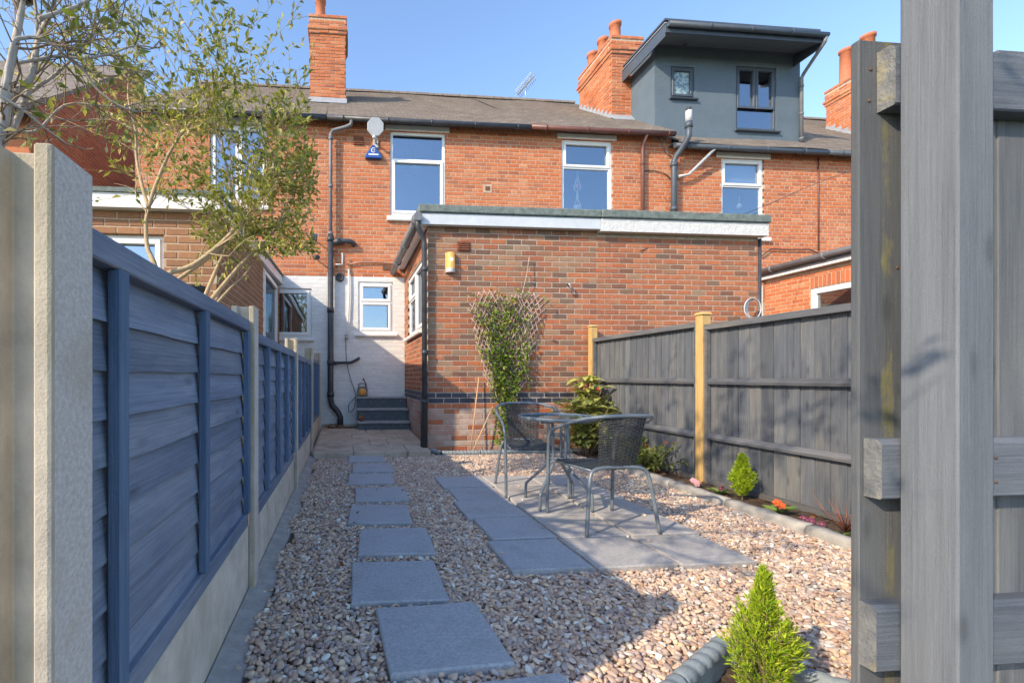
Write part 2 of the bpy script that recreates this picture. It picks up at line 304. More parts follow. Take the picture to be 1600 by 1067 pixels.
M['aucuba'] = leafmat('spotted laurel leaf', [(0, (0.26, 0.33, 0.05)), (0.5, (0.42, 0.46, 0.10)), (1, (0.58, 0.55, 0.18))], 0.3, 0.35, (0.62, 0.58, 0.22))
M['pieris'] = leafmat('dark shrub leaf', [(0, (0.07, 0.12, 0.025)), (0.6, (0.16, 0.21, 0.04)), (1, (0.28, 0.28, 0.08))])
M['redtip'] = leafmat('red new leaf', [(0, (0.42, 0.10, 0.06)), (1, (0.5, 0.2, 0.1))])
M['bedleaf'] = leafmat('bed plant leaf', [(0, (0.10, 0.19, 0.04)), (0.6, (0.17, 0.27, 0.06)), (1, (0.26, 0.34, 0.09))])
M['pinkpetal'] = leafmat('pink petal', [(0, (0.72, 0.30, 0.38)), (1, (0.8, 0.45, 0.5))])
M['redpetal'] = leafmat('orange red petal', [(0, (0.60, 0.06, 0.015)), (1, (0.72, 0.13, 0.02))])
M['purplepetal'] = leafmat('dark purple petal', [(0, (0.10, 0.015, 0.06)), (1, (0.20, 0.03, 0.10))])
M['yellowpetal'] = leafmat('yellow petal', [(0, (0.75, 0.5, 0.04)), (1, (0.8, 0.6, 0.05))])
M['deadleaf'] = leafmat('dead leaf', [(0, (0.20, 0.09, 0.04)), (1, (0.32, 0.16, 0.08))])
def tile_mat():
    m, n, l, b = nt('weathered roof tiles'); p = pos(n)
    col = ramp(n, l, noise(n, l, p, 5, 6, 0.7), [(0.3, (0.29, 0.24, 0.195)), (0.55, (0.21, 0.175, 0.15)), (0.75, (0.34, 0.29, 0.225))])
    col = mixc(n, l, ramp(n, l, noise(n, l, p, 1.1, 6, 0.7), [(0.55, (0, 0, 0)), (0.75, (0.6, 0.6, 0.6))]), col, (0.31, 0.28, 0.19))
    w = n.new('ShaderNodeTexBrick'); w.offset = 0.5; w.inputs['Scale'].default_value = 1.0; w.inputs['Brick Width'].default_value = 0.25; w.inputs['Row Height'].default_value = 0.155; w.inputs['Mortar Size'].default_value = 0.006
    w.inputs['Color1'].default_value = (1, 1, 1, 1); w.inputs['Color2'].default_value = (0.72, 0.72, 0.72, 1); w.inputs['Mortar'].default_value = (0.3, 0.3, 0.3, 1)
    l.new(p, w.inputs['Vector']); col = mixc(n, l, 0.7, col, w.outputs['Color'], 'MULTIPLY')
    l.new(col, b.inputs['Base Color']); b.inputs['Roughness'].default_value = 0.95; b.inputs['Specular IOR Level'].default_value = 0.2
    bump(n, l, b, noise(n, l, p, 60, 4, 0.7), 0.6, 0.01); return m
M['tiles'] = tile_mat()
def glass_mat(name, tint, gl, refl=(0.72, 0.84, 1.0)):
    m, n, l, b = nt(name); n.remove(b)
    t = n.new('ShaderNodeBsdfTransparent'); t.inputs[0].default_value = (*tint, 1)
    g = n.new('ShaderNodeBsdfGlossy'); g.inputs['Roughness'].default_value = 0.015; g.inputs['Color'].default_value = (*refl, 1)
    bp = n.new('ShaderNodeBump'); bp.inputs['Strength'].default_value = 0.05; bp.inputs['Distance'].default_value = 0.01
    l.new(noise(n, l, pos(n), 2.5, 2), bp.inputs['Height']); l.new(bp.outputs[0], g.inputs['Normal'])
    x = n.new('ShaderNodeMixShader'); x.inputs[0].default_value = gl; l.new(t.outputs[0], x.inputs[1]); l.new(g.outputs[0], x.inputs[2]); l.new(x.outputs[0], n['Material Output'].inputs[0]); return m
M['glass'] = glass_mat('window glass', (0.7, 0.75, 0.8), 0.27, (0.85, 0.92, 1.0))
M['tableglass'] = glass_mat('table glass', (0.78, 0.85, 0.85), 0.3)
def frosted():
    m, n, l, b = nt('patterned bathroom glass')
    v = n.new('ShaderNodeTexVoronoi'); v.inputs['Scale'].default_value = 16; l.new(pos(n), v.inputs['Vector'])
    l.new(ramp(n, l, v.outputs['Distance'], [(0.2, (0.10, 0.17, 0.22)), (0.7, (0.34, 0.44, 0.47))]), b.inputs['Base Color']); b.inputs['Roughness'].default_value = 0.25; bump(n, l, b, v.outputs['Distance'], 0.5, 0.02); return m
M['frosted'] = frosted()
def lampmat():
    m, n, l, b = nt('lit lamp glass'); b.inputs['Base Color'].default_value = (0.55, 0.33, 0.10, 1); b.inputs['Roughness'].default_value = 0.3
    b.inputs['Emission Color'].default_value = (1.0, 0.45, 0.06, 1); b.inputs['Emission Strength'].default_value = 0.16; return m
M['lamp'] = lampmat()
def bulbmat():
    m, n, l, b = nt('lit bulb'); b.inputs['Emission Color'].default_value = (1.0, 0.8, 0.45, 1); b.inputs['Emission Strength'].default_value = 1.6; return m
M['bulb'] = bulbmat()
def pebblemat():
    m, n, l, b = nt('pebbles')
    col = ramp(n, l, rnd(n, False), [(0, (0.538, 0.386, 0.265)), (0.12, (0.742, 0.571, 0.409)), (0.22, (0.347, 0.225, 0.168)), (0.34, (0.639, 0.447, 0.325)), (0.45, (0.333, 0.293, 0.282)), (0.56, (0.717, 0.523, 0.347)), (0.67, (0.512, 0.460, 0.432)), (0.76, (0.423, 0.274, 0.205)), (0.85, (0.820, 0.814, 0.720)), (0.92, (0.614, 0.422, 0.312)), (1.0, (0.256, 0.217, 0.217))])
    tc = n.new('ShaderNodeTexCoord'); col = mixc(n, l, 0.35, col, ramp(n, l, noise(n, l, tc.outputs['Object'], 40, 3), [(0.3, (0.6, 0.6, 0.6)), (0.7, (1.2, 1.2, 1.2))]), 'MULTIPLY')
    l.new(col, b.inputs['Base Color']); b.inputs['Roughness'].default_value = 0.6; b.inputs['Specular IOR Level'].default_value = 0.4; return m
M['pebble'] = pebblemat()

# ------------------------------------------------------------------ brickwork
_bm = {}
def brick_mesh(l, h, dep, m):
    k = (round(l, 3), round(h, 3), round(dep, 3), m.name)
    if k in _bm: return _bm[k]
    me = bpy.data.meshes.new('brick'); v, f = brick_geo(l, h, dep); me.from_pydata(v, [], f); me.materials.append(m); me.update(); _bm[k] = me; return me
def brick_geo(l, h, dep, b=0.004):
    a, c = l / 2, h / 2
    v = [(-a, b, -c), (a, b, -c), (a, b, c), (-a, b, c), (-a + b, 0, -c + b), (a - b, 0, -c + b), (a - b, 0, c - b), (-a + b, 0, c - b), (-a, dep, -c), (a, dep, -c), (a, dep, c), (-a, dep, c)]
    f = [(4, 5, 6, 7), (0, 1, 5, 4), (1, 2, 6, 5), (2, 3, 7, 6), (3, 0, 4, 7), (8, 9, 1, 0), (9, 10, 2, 1), (10, 11, 3, 2), (11, 8, 0, 3)]
    return v, f
def brickwork(walls, cnt=300, seed=1, stuff_name='brickwork'):
    """walls: list of (parent_obj, F, u0,u1,z0,z1, holes, matfn, opts). Places bricks; the cnt nearest in view are objects."""
    rg = random.Random(seed); allb = []
    for (par, F, u0, u1, z0, z1, holes, mf, o) in walls:
        course = o.get('course', 0.075); L = o.get('L', 0.225); dep = o.get('dep', 0.045); clip = o.get('clip'); bond = o.get('bond', 'stretcher'); jit = o.get('jit', 0.0015)
        nz = int((z1 - z0) / course + 1e-6)
        for c in range(nz):
            zz = z0 + c * course; LL = L; off = (L / 2 if c % 2 else 0)
            if bond == 'garden' and c % 4 == 3: LL = L / 2; off = L / 4
            segs = [(u0, u1)]
            for (a, b_, e, g) in holes:
                if zz + course > e + 0.02 and zz < g - 0.02:
                    ns = []
                    for (s, t) in segs:
                        if b_ <= s or a >= t: ns.append((s, t)); continue
                        if a > s: ns.append((s, a))
                        if b_ < t: ns.append((b_, t))
                    segs = ns
            for (s, t) in segs:
                k = math.floor((s - u0 + off) / LL) - 1
                while True:
                    a = u0 - off + k * LL; b_ = a + LL; k += 1
                    if a >= t: break
                    a2 = max(a, s - 0.005 if s == u0 else s); b2 = min(b_, t)
                    if b2 - a2 < 0.035: continue
                    lft = a2 if a2 > a + 1e-4 else a2 + 0.006; rgt = b2 if b2 < b_ - 1e-4 else b2 - 0.006
                    um = (lft + rgt) / 2; zm = zz + course / 2
                    if clip and not clip(um, zm): continue
                    mp = mf(um, zm, rg)
                    w = F.p(um, rg.uniform(-jit, jit), zm); pr = P(w)
                    vis = -5 < pr[0] < 1605 and -5 < pr[1] < 1072
                    allb.append((0 if vis else 1, pr[2] if pr[2] > 0 else 99, par, F, w, rgt - lft, course - 0.0125, dep, mp))
    order = sorted(range(len(allb)), key=lambda i: (allb[i][0], allb[i][1]))
    rest = {}
    for r, i in enumerate(order):
        vis, dd, par, F, w, l, h, dep, mp = allb[i]
        rot = Matrix((F.U, -F.N, Z)).transposed()
        if r < cnt and vis == 0:
            l = round(l / 0.0125) * 0.0125 if l < 0.2 else round(l, 3)
            ob = bpy.data.objects.new('brick', brick_mesh(l, h, dep, mp[0])); C.objects.link(ob)
            ob.location = w; ob.rotation_euler = rot.to_euler(); attach(ob, par)
        else:
            mb = rest.setdefault(par, (MB(), []))
            if mp[1] not in mb[1]: mb[1].append(mp[1])
            v, f = brick_geo(l, h, dep); mb[0].add([w + F.U * x - F.N * y + Z * z for x, y, z in v], f, mb[1].index(mp[1]))
    for par, (mb, ms) in rest.items():
        ob = mb.build(stuff_name, ms, par, recalc=False); ob['kind'] = 'stuff'
def wall_panel(name, F, u0, u1, z0, z1, holes, mat, parent, d=-0.005, reveal=0.12, rmat=None, top=None):
    us = sorted({u0, u1} | {min(max(x, u0), u1) for h in holes for x in h[:2]}); zs = sorted({z0, z1} | {min(max(x, z0), z1) for h in holes for x in h[2:]})
    mb = MB()
    for a, b in zip(us, us[1:]):
        for c, e in zip(zs, zs[1:]):
            m = ((a + b) / 2, (c + e) / 2)
            if any(h[0] < m[0] < h[1] and h[2] < m[1] < h[3] for h in holes): continue
            mb.add([F.p(a, d, c), F.p(b, d, c), F.p(b, d, e), F.p(a, d, e)], [(0, 1, 2, 3)])
    for (a, b, c, e) in holes:
        q = [(a, c), (b, c), (b, e), (a, e)]
        for i in range(4):
            (p1, q1), (p2, q2) = q[i], q[(i + 1) % 4]
            mb.add([F.p(p1, d, q1), F.p(p2, d, q2), F.p(p2, d - reveal, q2), F.p(p1, d - reveal, q1)], [(0, 1, 2, 3)])
    return mb.build(name, mat, parent)
def window(parent, F, u0, u1, z0, z1, cells, mat='upvc', name='window', rec=0.05, fw=0.055, room='room', pane='glass', depth=1.6, rw=0.5):
    """cells: (u0,u1,z0,z1,casement) as fractions of the clear opening."""
    mb = MB(); d1, d0 = -rec, -rec - 0.06
    def ring(m, a, b, c, e, w, da, db):
        m.fbox(F, a, b, da, db, c, c + w); m.fbox(F, a, b, da, db, e - w, e); m.fbox(F, a, a + w, da, db, c + w, e - w); m.fbox(F, b - w, b, da, db, c + w, e - w)
    ring(mb, u0, u1, z0, z1, fw, d0, d1)
    iu0, iu1, iz0, iz1 = u0 + fw, u1 - fw, z0 + fw, z1 - fw; w, h = iu1 - iu0, iz1 - iz0
    bars = set()
    for c in cells:
        for x in c[:2]:
            if 0.001 < x < 0.999: bars.add(('u', x, c[2], c[3]))
        for x in c[2:4]:
            if 0.001 < x < 0.999: bars.add(('z', x, c[0], c[1]))
    bw = fw * 0.4
    for k, x, a, b in bars:
        if k == 'z': mb.fbox(F, iu0 + a * w, iu0 + b * w, d0 + 0.003, d1 - 0.003, iz0 + x * h - bw, iz0 + x * h + bw)
        else: mb.fbox(F, iu0 + x * w - bw, iu0 + x * w + bw, d0 + 0.004, d1 - 0.004, iz0 + a * h, iz0 + b * h)
    fr = mb.build(name, M[mat], parent, bevel=0.004)
    for (a, b, c, e, cas) in cells:
        pa = [iu0 + a * w + (bw if a > 0.001 else 0), iu0 + b * w - (bw if b < 0.999 else 0), iz0 + c * h + (bw if c > 0.001 else 0), iz0 + e * h - (bw if e < 0.999 else 0)]
        if cas:
            k = MB(); ring(k, pa[0] - 0.012, pa[1] + 0.012, pa[2] - 0.012, pa[3] + 0.012, 0.05, d1 - 0.03, d1 + 0.018); k.build('casement', M[mat], fr, bevel=0.004)
        MB().fbox(F, pa[0] - 0.01, pa[1] + 0.01, d1 - 0.035, d1 - 0.027, pa[2] - 0.01, pa[3] + 0.01).build('pane', M[pane], fr)
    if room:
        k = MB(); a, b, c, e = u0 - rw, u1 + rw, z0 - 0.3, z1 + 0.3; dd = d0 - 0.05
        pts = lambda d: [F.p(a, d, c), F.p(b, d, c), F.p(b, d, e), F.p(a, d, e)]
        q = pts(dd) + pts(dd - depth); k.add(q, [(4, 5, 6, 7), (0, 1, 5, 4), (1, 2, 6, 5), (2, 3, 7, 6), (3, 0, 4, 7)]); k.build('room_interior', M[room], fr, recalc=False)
    return fr

# ================================================================== THE SETTING
tag(MB().add([(-900, -900, -0.12), (900, -900, -0.12), (900, 900, -0.12), (-900, 900, -0.12)], [(0, 1, 2, 3)]).build('ground', M['earth']), kind='structure')
GZ = -0.042
tag(MB().add([(-0.44, 0.2, GZ), (3.16, 0.2, GZ), (3.16, 6.16, GZ), (-0.44, 6.16, GZ)], [(0, 1, 2, 3)]).build('gravel_bed', M['gravelbase']), kind='structure')
# cement haunching along the fence foot
hb = MB(); hs = []
for i in range(26):
    y = 0.75 + i * 0.21; hs.append((y, -0.37 + rng.uniform(-0.02, 0.03)))
for (a, wa), (b, wb) in zip(hs, hs[1:]):
    hb.add([(-0.47, a, -0.005), (wa, a, GZ + 0.008), (wb, b, GZ + 0.008), (-0.47, b, -0.005), (wa + 0.02, a, GZ - 0.03), (wb + 0.02, b, GZ - 0.03)], [(0, 1, 2, 3), (1, 4, 5, 2)])
tag(hb.build('cement_strip', M['haunch']), kind='structure')

# stepping slabs
stone_px = [[(582, 948), (745, 937), (806, 1030), (608, 1052)], [(549, 877), (677, 874), (704, 934), (549, 938)], [(561, 823), (664, 823), (683, 863), (561, 865)], [(545, 788), (636, 788), (646, 815), (545, 816)],
            [(553, 760), (631, 759), (642, 781), (556, 782)], [(543, 739), (615, 739), (618, 754), (543, 755)], [(548, 723), (613, 723), (616, 736), (553, 737)], [(545, 711), (599, 711), (602, 719), (544, 720)]]
ordn = ['nearest whole', 'second nearest', 'third nearest', 'fourth nearest', 'fifth nearest', 'third farthest', 'second farthest', 'farthest']
slabs = []
def slab_poly(cx, cy, sx, sy, a): return [Vector((cx, cy, 0)) + rotz((x * sx / 2, y * sy / 2, 0), a) for x, y in ((-1, -1), (1, -1), (1, 1), (-1, 1))]
def inset_slab(name, poly, z0, z1, mat, parent=None, ed=0.006, rg=rng):
    c = sum(poly, Vector()) / 4; mb = MB(); ring = []
    for i in range(4):                                             # slightly worn edges: extra points along each side
        a, b = poly[i], poly[(i + 1) % 4]
        for k in range(5): ring.append(a.lerp(b, k / 5) + (c - a.lerp(b, k / 5)).normalized() * (rg.uniform(0.0, 0.004) if k else 0.004))
    n = len(ring); lo = [Vector((p.x, p.y, z0)) for p in ring]; mid = [Vector((p.x, p.y, z1 - ed)) for p in ring]
    hi = [Vector((p.x, p.y, z1)) + (Vector((c.x, c.y, z1)) - Vector((p.x, p.y, z1))).normalized() * ed * 1.3 for p in ring]
    mb.add(lo + mid + hi, [tuple(range(2 * n, 3 * n))] + [(i, (i + 1) % n, n + (i + 1) % n, n + i) for i in range(n)] + [(n + i, n + (i + 1) % n, 2 * n + (i + 1) % n, 2 * n + i) for i in range(n)])
    return mb.build(name, mat, parent)
for i, q in enumerate(stone_px):
    g = [G(*p) for p in q]; c = sum(g, Vector()) / 4; e = (g[1] - g[0] + g[2] - g[3]); a = math.atan2(e.y, e.x)
    po = slab_poly(c.x, c.y, 0.46, 0.455, a * 0.8); slabs.append(po)
    tag(inset_slab('stepping_slab', po, -0.06, rng.uniform(-0.004, 0.004), M['slab']), 'blue grey square stepping slab in the gravel path, %s to the camera' % ordn[i] if i < 5 else 'blue grey square stepping slab in the gravel path, %s from the camera' % ordn[i], 'paving slab', 'stepping slabs along the gravel path')
po = slab_poly(0.54, 1.26, 0.46, 0.455, R(5)); slabs.append(po)
tag(inset_slab('stepping_slab', po, -0.06, -0.002, M['slab']), 'blue grey stepping slab cut off by the bottom edge of the picture', 'paving slab', 'stepping slabs along the gravel path')
# seating patio of square slabs
patio = thing('patio', (1.6, 3.4, 0), None, None); patio['kind'] = 'structure'
rows = [2.30, 2.755, 3.21, 3.665, 4.12, 4.575]
cx = [[0.868, 1.345, 1.83, 2.30], [0.915, 1.365, 1.85, 2.34], [0.878, 1.365, 1.865, 2.36], [0.93, 1.385, 1.87, 2.38], [0.90, 1.40, 1.88, 2.42]]
for r in range(5):
    for c in range(3):
        x0, x1 = cx[r][c], cx[r][c + 1]; y0, y1 = rows[r], rows[r + 1] - 0.022
        if c == 0 and r: y0 += (0, 0.004, -0.003, 0.004, -0.002)[r]
        po = [Vector((x0 + 0.009, y0, 0)), Vector((x1 - 0.009, y0 + 0.012, 0)), Vector((x1 - 0.009, y1 + 0.012, 0)), Vector((x0 + 0.009, y1, 0))]
        slabs.append(po); inset_slab('slab', po, -0.06, rng.uniform(-0.004, 0.003), M['slab'] if c == 0 else M['patioslab'], patio)
# flagged yard by the house, rising slightly
yard = thing('yard_paving', (0.35, 7.3, 0), None, None); yard['kind'] = 'structure'
def yz(y): return 0.045 + (y - 5.9) * 0.03
MB().hexa([(-0.44, 5.93, -0.1), (-0.44, 8.69, -0.1), (1.14, 8.69, -0.1), (1.14, 5.93, -0.1), (-0.44, 5.93, yz(5.93) - 0.012), (-0.44, 8.69, yz(8.69) - 0.012), (1.14, 8.69, yz(8.69) - 0.012), (1.14, 5.93, yz(5.93) - 0.012)]).build('paving_base', M['haunch'], yard)
ys = [5.88, 6.42, 6.95, 7.5, 8.1, 8.68]
for i, (a, b) in enumerate(zip(ys, ys[1:])):
    xs = [-0.43, 0.1 + 0.25 * (i % 2), 0.62 + 0.2 * ((i + 1) % 2), 1.135]
    for x0, x1 in zip(xs, xs[1:]):
        j = [rng.uniform(-0.02, 0.02) for _ in range(4)]
        q = [Vector((x0 + 0.008, a + 0.008 + j[0] * (i > 0), 0)), Vector((x1 - 0.008, a + 0.008 + j[1] * (i > 0), 0)), Vector((x1 - 0.008, b - 0.008 + j[0], 0)), Vector((x0 + 0.008, b - 0.008 + j[1], 0))]
        mb = MB(); dz = rng.uniform(-0.003, 0.004)
        mb.hexa([(p.x, p.y, -0.05) for p in q] + [(p.x, p.y, yz(p.y) + dz) for p in q]); mb.build('flagstone', M['flag'], yard, bevel=0.008)

# gravel: every pebble an instance on scattered points
def inside(po, x, y, g):
    s = None
    for i in range(len(po)):
        a, b = po[i], po[(i + 1) % len(po)]; c = (b.x - a.x) * (y - a.y) - (b.y - a.y) * (x - a.x)
        if c < -g * (b - a).length: return False
    return True
bed = [Vector((0.80, 1.16, 0)), Vector((1.85, 1.12, 0)), Vector((1.38, 1.545, 0))]
boxes = [(min(p.x for p in s) - 0.02, max(p.x for p in s) + 0.02, min(p.y for p in s) - 0.02, max(p.y for p in s) + 0.02, s) for s in slabs + [bed]]
pts = []
for lay, (sp, zz) in enumerate(((0.020, GZ + 0.003), (0.0235, GZ + 0.015))):
    ny = int(5.5 / sp); nx = int(3.6 / sp)
    for iy in range(ny):
        for ix in range(nx):
            x = -0.43 + (ix + 0.5 * (iy % 2)) * sp + rng.uniform(-0.4, 0.4) * sp; y = 0.75 + iy * sp + rng.uniform(-0.4, 0.4) * sp
            if x > 3.12 or y > 6.05 or (y > 5.86 and x < 1.16) or (x < -0.37 + 0.03 * math.sin(y * 9) and rng.random() < 0.9): continue
            if y > 5.95 and x > 1.2: continue
            if any(b[0] < x < b[1] and b[2] < y < b[3] and inside(b[4], x, y, rng.choice((0.006, 0.002, -0.006, -0.012))) for b in boxes): continue
            if lay == 1 and rng.random() < 0.12: continue
            pts.append((x, y, zz + rng.uniform(-0.004, 0.006)))
for k in range(70):                                                 # a few strays kicked onto the slabs
    b = rng.choice(boxes[:-1]); x, y = rng.uniform(b[0], b[1]), rng.uniform(b[2], b[3])
    if inside(b[4], x, y, -0.02) and not inside(b[4], x, y, -0.02 - abs(rng.gauss(0, 0.05))): pts.append((x, y, 0.007))
gm = bpy.data.meshes.new('gravel'); gm.from_pydata(pts, [], []); go = bpy.data.objects.new('gravel', gm); C.objects.link(go); gm.materials.append(M['pebble'])
tag(go, 'mixed tan and grey pebble gravel covering the garden floor', 'gravel', kind='stuff')
ng = bpy.data.node_groups.new('pebbles', 'GeometryNodeTree'); ng.interface.new_socket('Geometry', in_out='INPUT', socket_type='NodeSocketGeometry'); ng.interface.new_socket('Geometry', in_out='OUTPUT', socket_type='NodeSocketGeometry')
N, Lk = ng.nodes, ng.links; gi = N.new('NodeGroupInput'); gout = N.new('NodeGroupOutput'); gti = N.new('GeometryNodeJoinGeometry')
for k in range(5):
    ic = N.new('GeometryNodeMeshIcoSphere'); ic.inputs['Radius'].default_value = 1.0; ic.inputs['Subdivisions'].default_value = 2
    sp_ = N.new('GeometryNodeSetPosition'); nz = N.new('ShaderNodeTexNoise'); nz.noise_dimensions = '4D'; nz.inputs['W'].default_value = k * 3.7; nz.inputs['Scale'].default_value = 0.8; nz.inputs['Detail'].default_value = 1
    sub = N.new('ShaderNodeVectorMath'); sub.operation = 'SUBTRACT'; sub.inputs[1].default_value = (0.5, 0.5, 0.5); sc = N.new('ShaderNodeVectorMath'); sc.operation = 'SCALE'; sc.inputs['Scale'].default_value = 1.3
    Lk.new(nz.outputs['Color'], sub.inputs[0]); Lk.new(sub.outputs[0], sc.inputs[0]); Lk.new(ic.outputs[0], sp_.inputs['Geometry']); Lk.new(sc.outputs[0], sp_.inputs['Offset'])
    sm = N.new('GeometryNodeSetShadeSmooth'); Lk.new(sp_.outputs[0], sm.inputs[0]); sma = N.new('GeometryNodeSetMaterial'); sma.inputs['Material'].default_value = M['pebble']; Lk.new(sm.outputs[0], sma.inputs[0])
    g2i = N.new('GeometryNodeGeometryToInstance'); Lk.new(sma.outputs[0], g2i.inputs[0]); Lk.new(g2i.outputs[0], gti.inputs[0])
iop = N.new('GeometryNodeInstanceOnPoints'); iop.inputs['Pick Instance'].default_value = True
def rv(t, lo, hi, seed):
    r = N.new('FunctionNodeRandomValue'); r.data_type = t; ins = [s for s in r.inputs if s.enabled]
    for s in r.inputs:
        if s.name == 'Min' and s.enabled: s.default_value = lo
        if s.name == 'Max' and s.enabled: s.default_value = hi
        if s.name == 'Seed': s.default_value = seed
    return [o for o in r.outputs if o.enabled][0]
Lk.new(rv('FLOAT_VECTOR', (-0.5, -0.5, 0), (0.5, 0.5, 6.283), 1), iop.inputs['Rotation']); Lk.new(rv('FLOAT_VECTOR', (0.0075, 0.006, 0.0048), (0.0205, 0.0145, 0.0105), 2), iop.inputs['Scale']); Lk.new(rv('INT', 0, 4, 3), iop.inputs['Instance Index'])
Lk.new(gi.outputs[0], iop.inputs['Points']); Lk.new(gti.outputs[0], iop.inputs['Instance']); Lk.new(iop.outputs[0], gout.inputs[0])
go.modifiers.new('pebbles', 'NODES').node_group = ng
# ================================================================== THE TERRACE
HY, EY, EX0, EXM, EX1 = 8.7, 6.2, 1.15, 3.62, 6.15
FF = Fr((0, HY, 0), (1, 0, 0), (0, -1, 0)); FE = Fr((0, EY, 0), (1, 0, 0), (0, -1, 0))
def roofz(y, ez=5.97, rz=9.1): return ez + (y - 8.5) * (rz - ez) / 4.2
def make_roof(parent, x0, x1, ez, rz):
    mb = MB(); n = 27; ry = 12.7
    for i in range(n):
        y0, y1 = 8.5 + 4.2 * i / n, 8.5 + 4.2 * (i + 1) / n; za, zb = ez + (rz - ez) * i / n, ez + (rz - ez) * (i + 1) / n
        sag = [0.012 * math.sin(x0 * 3 + k * 1.3 + i * 0.2) for k in range(7)]
        xs = [x0 + (x1 - x0) * k / 6 for k in range(7)]
        for k in range(6):
            a, b = sag[k], sag[k + 1]
            mb.add([(xs[k], y0, za + 0.018 + a), (xs[k + 1], y0, za + 0.018 + b), (xs[k + 1], y1, zb + 0.002 + b), (xs[k], y1, zb + 0.002 + a), (xs[k], y0, za - 0.004 + a), (xs[k + 1], y0, za - 0.004 + b)], [(0, 1, 2, 3), (4, 5, 1, 0)])
    mb.add([(x0, ry, rz), (x1, ry, rz), (x1, 16.9, ez), (x0, 16.9, ez)], [(0, 1, 2, 3)])
    mb.add([(x0, 8.5, ez - 0.03), (x1, 8.5, ez - 0.03), (x1, ry, rz - 0.03), (x0, ry, rz - 0.03)], [(3, 2, 1, 0)])
    r = mb.build('roof', M['tiles'], parent, recalc=False)
    k = x0
    rm = MB()
    while k < x1 - 0.05:
        e = min(k + 0.44, x1); ring = []
        for x in (k, e): ring.append([Vector((x, ry + 0.13 * math.cos(t), rz - 0.05 + 0.115 * math.sin(t) + rng.uniform(-0.004, 0.004))) for t in [math.pi * j / 6 for j in range(7)]])
        rm.extr(ring[0], ring[1]); k += 0.45
    rm.build('ridge_tiles', M['tiles'], r)
    return r
def make_gutter(parent, x0, x1, z, mat, y=8.50, r=0.05):
    mb = MB(); mb.tube([(x0, y, z), ((x0 + x1) / 2, y, z - 0.006), (x1, y, z)], r, 12)
    g = mb.build('gutter', mat, parent); k = x0 + 0.3
    bk = MB()
    while k < x1:
        bk.tube([(k - 0.018, y, z - 0.002), (k + 0.018, y, z - 0.002)], r + 0.008, 12); bk.box(k - 0.012, k + 0.012, y, 8.69, z + 0.02, z + 0.045); k += 0.85
    bk.build('gutter_brackets', mat, g)
    MB().box(x0, x1, 8.545, 8.69, z + 0.052, z + 0.075).build('eaves_board', M['anthracite'], parent)
    return g
def lintel(parent, u0, u1, z0, z1, mat='upvc', F=FF): return MB().fbox(F, u0, u1, -0.05, 0.022, z0, z1).build('lintel', M[mat], parent, bevel=0.006)
def sill(parent, u0, u1, z0, z1, mat='whitepaint', F=FF, d=0.07):
    mb = MB(); r = lambda u: [F.p(u, -0.05, z0), F.p(u, d - 0.01, z0), F.p(u, d, z0 + 0.02), F.p(u, d, z1 - 0.03), F.p(u, -0.05, z1)]
    return mb.extr(r(u0), r(u1)).build('sill', M[mat], parent)
